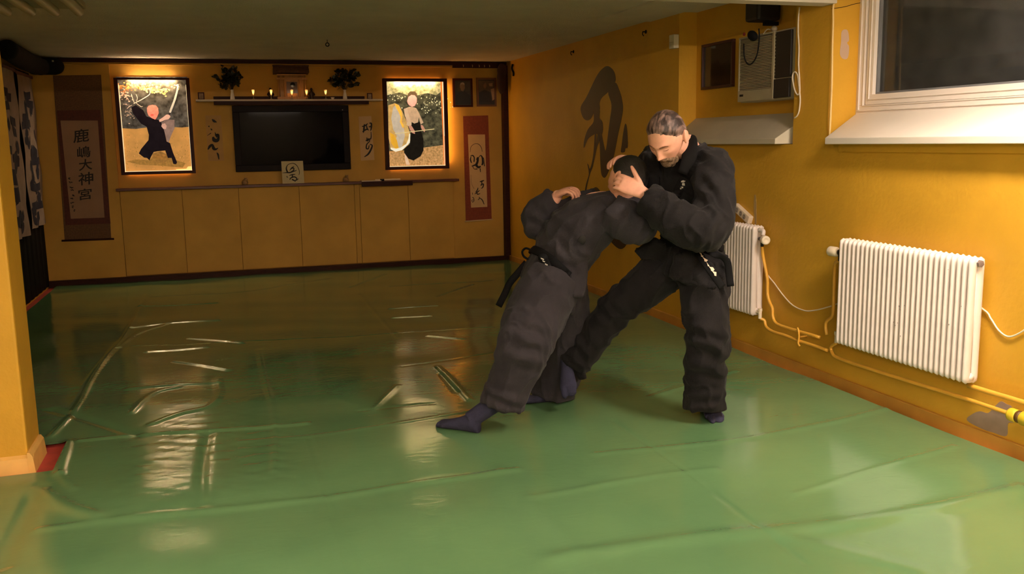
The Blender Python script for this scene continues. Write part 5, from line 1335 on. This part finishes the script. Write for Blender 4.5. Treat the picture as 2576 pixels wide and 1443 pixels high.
wU = (usL-usR).normalized()
ax_ = (neU-pelU).normalized(); dU = wU.cross(ax_).normalized()
body.loft([(pelU, wU*.13, dU*.09), (P(1440, 610, 4.95), wU*.14, dU*.09), (P(1500, 545, 4.9), wU*.15, dU*.09), (P(1535, 520, 4.87), wU*.10, dU*.06)], 20)
body.tube([usR, ueR, uwR], [.05, .042, .030], n=14); body.tube([usL, ueL, uwL], [.05, .042, .030], n=14)
body.tube([uhL, ukL, uaL], [.08, .058, .042], n=14); body.tube([uhR, ukR, uaR], [.08, .058, .042], n=14)
kR = P(1432, 478, 4.98)
body.tube([ueR, uwR, P(1404, 490, 5.02)], [.04, .031, .029], n=14)
make_hand(body, P(1404, 490, 5.02), kR, CV(.25, -.9, -.3), 1, [.75, .78, .8, .82], 1.1, .05, CV(.75, -.2, .6), .4)
kL = P(1502, 494, 4.945)
make_hand(body, uwL, kL, CV(-.1, -.8, .4), -1, [.12, .14, .16, .2], 1.0, .05)
me = remesh(body, 0.0045, 2); link(me, 'body', M_skin, Up, True)
M_hairU = hairmat('black hair', (16, 14, 16), (34, 30, 30))
make_hair('hair', frU, 1.08, Up, M_hairU, lambda d: d[2]*.9-0.75*max(d[0], 0)+0.12+0.45*max(-d[0], 0), .010, 9)
b = MB().tube([P(1520, 488, 4.90), P(1519, 494, 4.885), P(1520, 501, 4.89)], [(.008, .003)]*3, n=8)
obj('wristwatch', b, mat('pale watch strap', (200, 180, 160), rough=.3, metal=.4), Up, smooth=True)
def ur(px_, py_, z, w, d): return (P(px_, py_, z), wU*w, dU*d)
j = MB()
j.loft([ur(1376, 742, 4.98, .20, .165), ur(1386, 705, 4.98, .19, .158), ur(1398, 668, 4.98, .178, .142), ur(1422, 625, 4.97, .195, .155), ur(1452, 585, 4.95, .205, .158), ur(1490, 552, 4.92, .205, .145), ur(1525, 528, 4.88, .18, .12), ur(1548, 512, 4.86, .11, .09), ur(1560, 503, 4.85, .075, .072)], 32)
j.tube([P(1505, 518, 5.04), P(1440, 540, 5.08), P(1368, 568, 5.08), P(1360, 540, 5.06), P(1386, 508, 5.04), P(1396, 500, 5.03)], [.105, .10, .095, .09, .075, .066], n=22)
j.tube([P(1545, 535, 4.76), P(1580, 555, 4.72), P(1604, 565, 4.75), P(1590, 535, 4.80), P(1566, 508, 4.86), P(1556, 498, 4.89)], [.10, .105, .098, .09, .072, .06], n=22)
j.prism([P(1436, 680, 4.80), P(1480, 655, 4.82), P(1468, 745, 4.79), P(1440, 746, 4.78)], CV(0, 0, -.03))
me = remesh(j, .0085, 5)
cloth(me, 6.0, .012, [(P(1360, 565, 5.0), .13, CV(.5, .8, 0), 75, .011), (P(1410, 650, 4.82), .14, CV(.6, .8, 0), 75, .010), (P(1560, 540, 4.7), .13, CV(.8, -.5, 0), 70, .010), (P(1480, 600, 4.78), .16, CV(.4, .9, 0), 45, .008), (P(1450, 680, 4.8), .10, CV(1, .3, 0), 80, .008)], 11.0)
oJu = link(me, 'jacket', M_giU, Up, True)
b = MB().tube([P(1540, 474, 4.86), P(1556, 488, 4.80), P(1590, 500, 4.80), P(1602, 520, 4.76)], [(.022, .010)]*4, n=12, ref=ax_)
b.tube([P(1548, 492, 4.92), P(1534, 505, 4.86), P(1500, 548, 4.76), P(1460, 610, 4.755)], [(.022, .010)]*4, n=12, ref=dU)
obj('collar', b, mat('black collar band u', (30, 27, 28), rough=.85, var=.2), Up, smooth=True)
t = MB()
t.loft([ur(1400, 668, 4.98, .165, .135), ur(1390, 700, 4.98, .175, .145), ur(1382, 740, 4.98, .16, .14)], 24)
t.tube([uhL, P(1352, 785, 4.80), ukL, P(1300, 930, 4.74), P(1268, 1000, 4.78), P(1262, 1022, 4.785)], [.150, .155, .135, .118, .115, .115], n=24)
t.tube([uhR, P(1424, 790, 5.14), ukR, P(1412, 920, 5.28), P(1392, 975, 5.34), P(1388, 990, 5.35)], [.145, .125, .115, .118, .128, .130], n=24)
me = remesh(t, .0085, 5)
cloth(me, 5.5, .013, [(P(1310, 868, 4.62), .15, CV(.25, 1, 0), 62, .015), (P(1370, 760, 4.8), .15, CV(.5, .9, 0), 50, .010), (P(1270, 1000, 4.7), .11, CV(.3, 1, 0), 80, .010), (ukR, .14, Y_, 70, .012)], 17.0)
link(me, 'trousers', M_giU, Up, True)
bel = MB(); c0 = P(1398, 668, 4.98); rings = []
for k in range(41):
    a = 2*math.pi*k/40; rings.append(c0+wU*(.192*math.cos(a))+dU*(.156*math.sin(a))+ax_*(.010*math.sin(a*2)))
bel.tube(rings, [(.024, .006)]*41, n=10, ref=ax_, sub=1)
kn = P(1366, 648, 4.80)
bel.ell(kn, CV(.028, 0, 0), CV(0, .022, 0), CV(0, 0, .022))
bel.tube([kn, P(1376, 668, 4.755), P(1386, 690, 4.745), P(1396, 712, 4.74)], [(.022, .004)]*4, n=10, ref=CV(.85, .5, 0))
bel.tube([P(1325, 660, 5.02), P(1300, 690, 5.03), P(1282, 712, 5.04), P(1268, 742, 5.04), P(1254, 770, 5.04)], [(.020, .005)]*5, n=10, ref=CV(.8, .4, .2))
bel.tube([P(1335, 655, 5.0), P(1318, 645, 5.02), P(1314, 632, 5.03), P(1324, 624, 5.02), P(1340, 632, 5.0)], [(.012, .006)]*5, n=10, ref=CV(0, 0, 1))
oBu = obj('belt', bel, M_belt, Up, smooth=True)
random.seed(13); segs = []
for k in range(5):
    for _ in range(2):
        x0, y0 = 1360+k*4.6+random.uniform(-1, 3), 647+k*8.2+random.uniform(-2, 2)
        segs.append([(x0, y0), (x0+7, y0+3), (x0+6, y0+5.5), (x0+1, y0+3)])
surf_patch('belt_embroidery', oBu, segs, mat('silver embroidery', (176, 170, 164), rough=.7, var=.3, vscale=80), oBu, .002, .002)
b = MB().prism([P(1388, 700, 4.738), P(1397, 703, 4.737), P(1393, 712, 4.736), P(1385, 710, 4.737)], CV(0, 0, .002))
obj('belt_label', b, mat('brown cloth label', (122, 84, 62), rough=.8), oBu)
b = MB(); toe = onZ(1098, 1070); heel = onZ(1212, 1090); f_ = (toe-heel).normalized(); foot(b, toe-f_*.275, toe, .052)
b.tube([uaL, toe-f_*.215+Vector((0, 0, .06))], [.05, .045], n=14, sub=1)
me = remesh(b, .005, 2); link(me, 'tabi_sock', M_tabi, Up, True)
b = MB(); heel = onZ(1425, 1008); toe = onZ(1316, 1013); f_ = (toe-heel).normalized(); foot(b, heel, heel+f_*.27, .05)
b.tube([uaR, heel+f_*.06+Vector((0, 0, .07))], [.05, .045], n=14, sub=1)
me = remesh(b, .005, 2); link(me, 'tabi_sock', M_tabi, Up, True)
# ================================================================== world and view
wd = bpy.data.worlds.new('night'); wd.use_nodes = True; scene.world = wd
wd.node_tree.nodes['Background'].inputs[0].default_value = (0.02, 0.022, 0.03, 1); wd.node_tree.nodes['Background'].inputs[1].default_value = 0.15
vs = scene.view_settings; vs.view_transform = 'Standard'; vs.look = 'None'; vs.gamma = 1.0; vs.use_curve_mapping = False; vs.exposure = EXPOSURE
scene.cycles.use_denoising = True; scene.cycles.max_bounces = 10; scene.cycles.diffuse_bounces = 6; scene.cycles.glossy_bounces = 5
scene.cycles.sample_clamp_indirect = 8.0
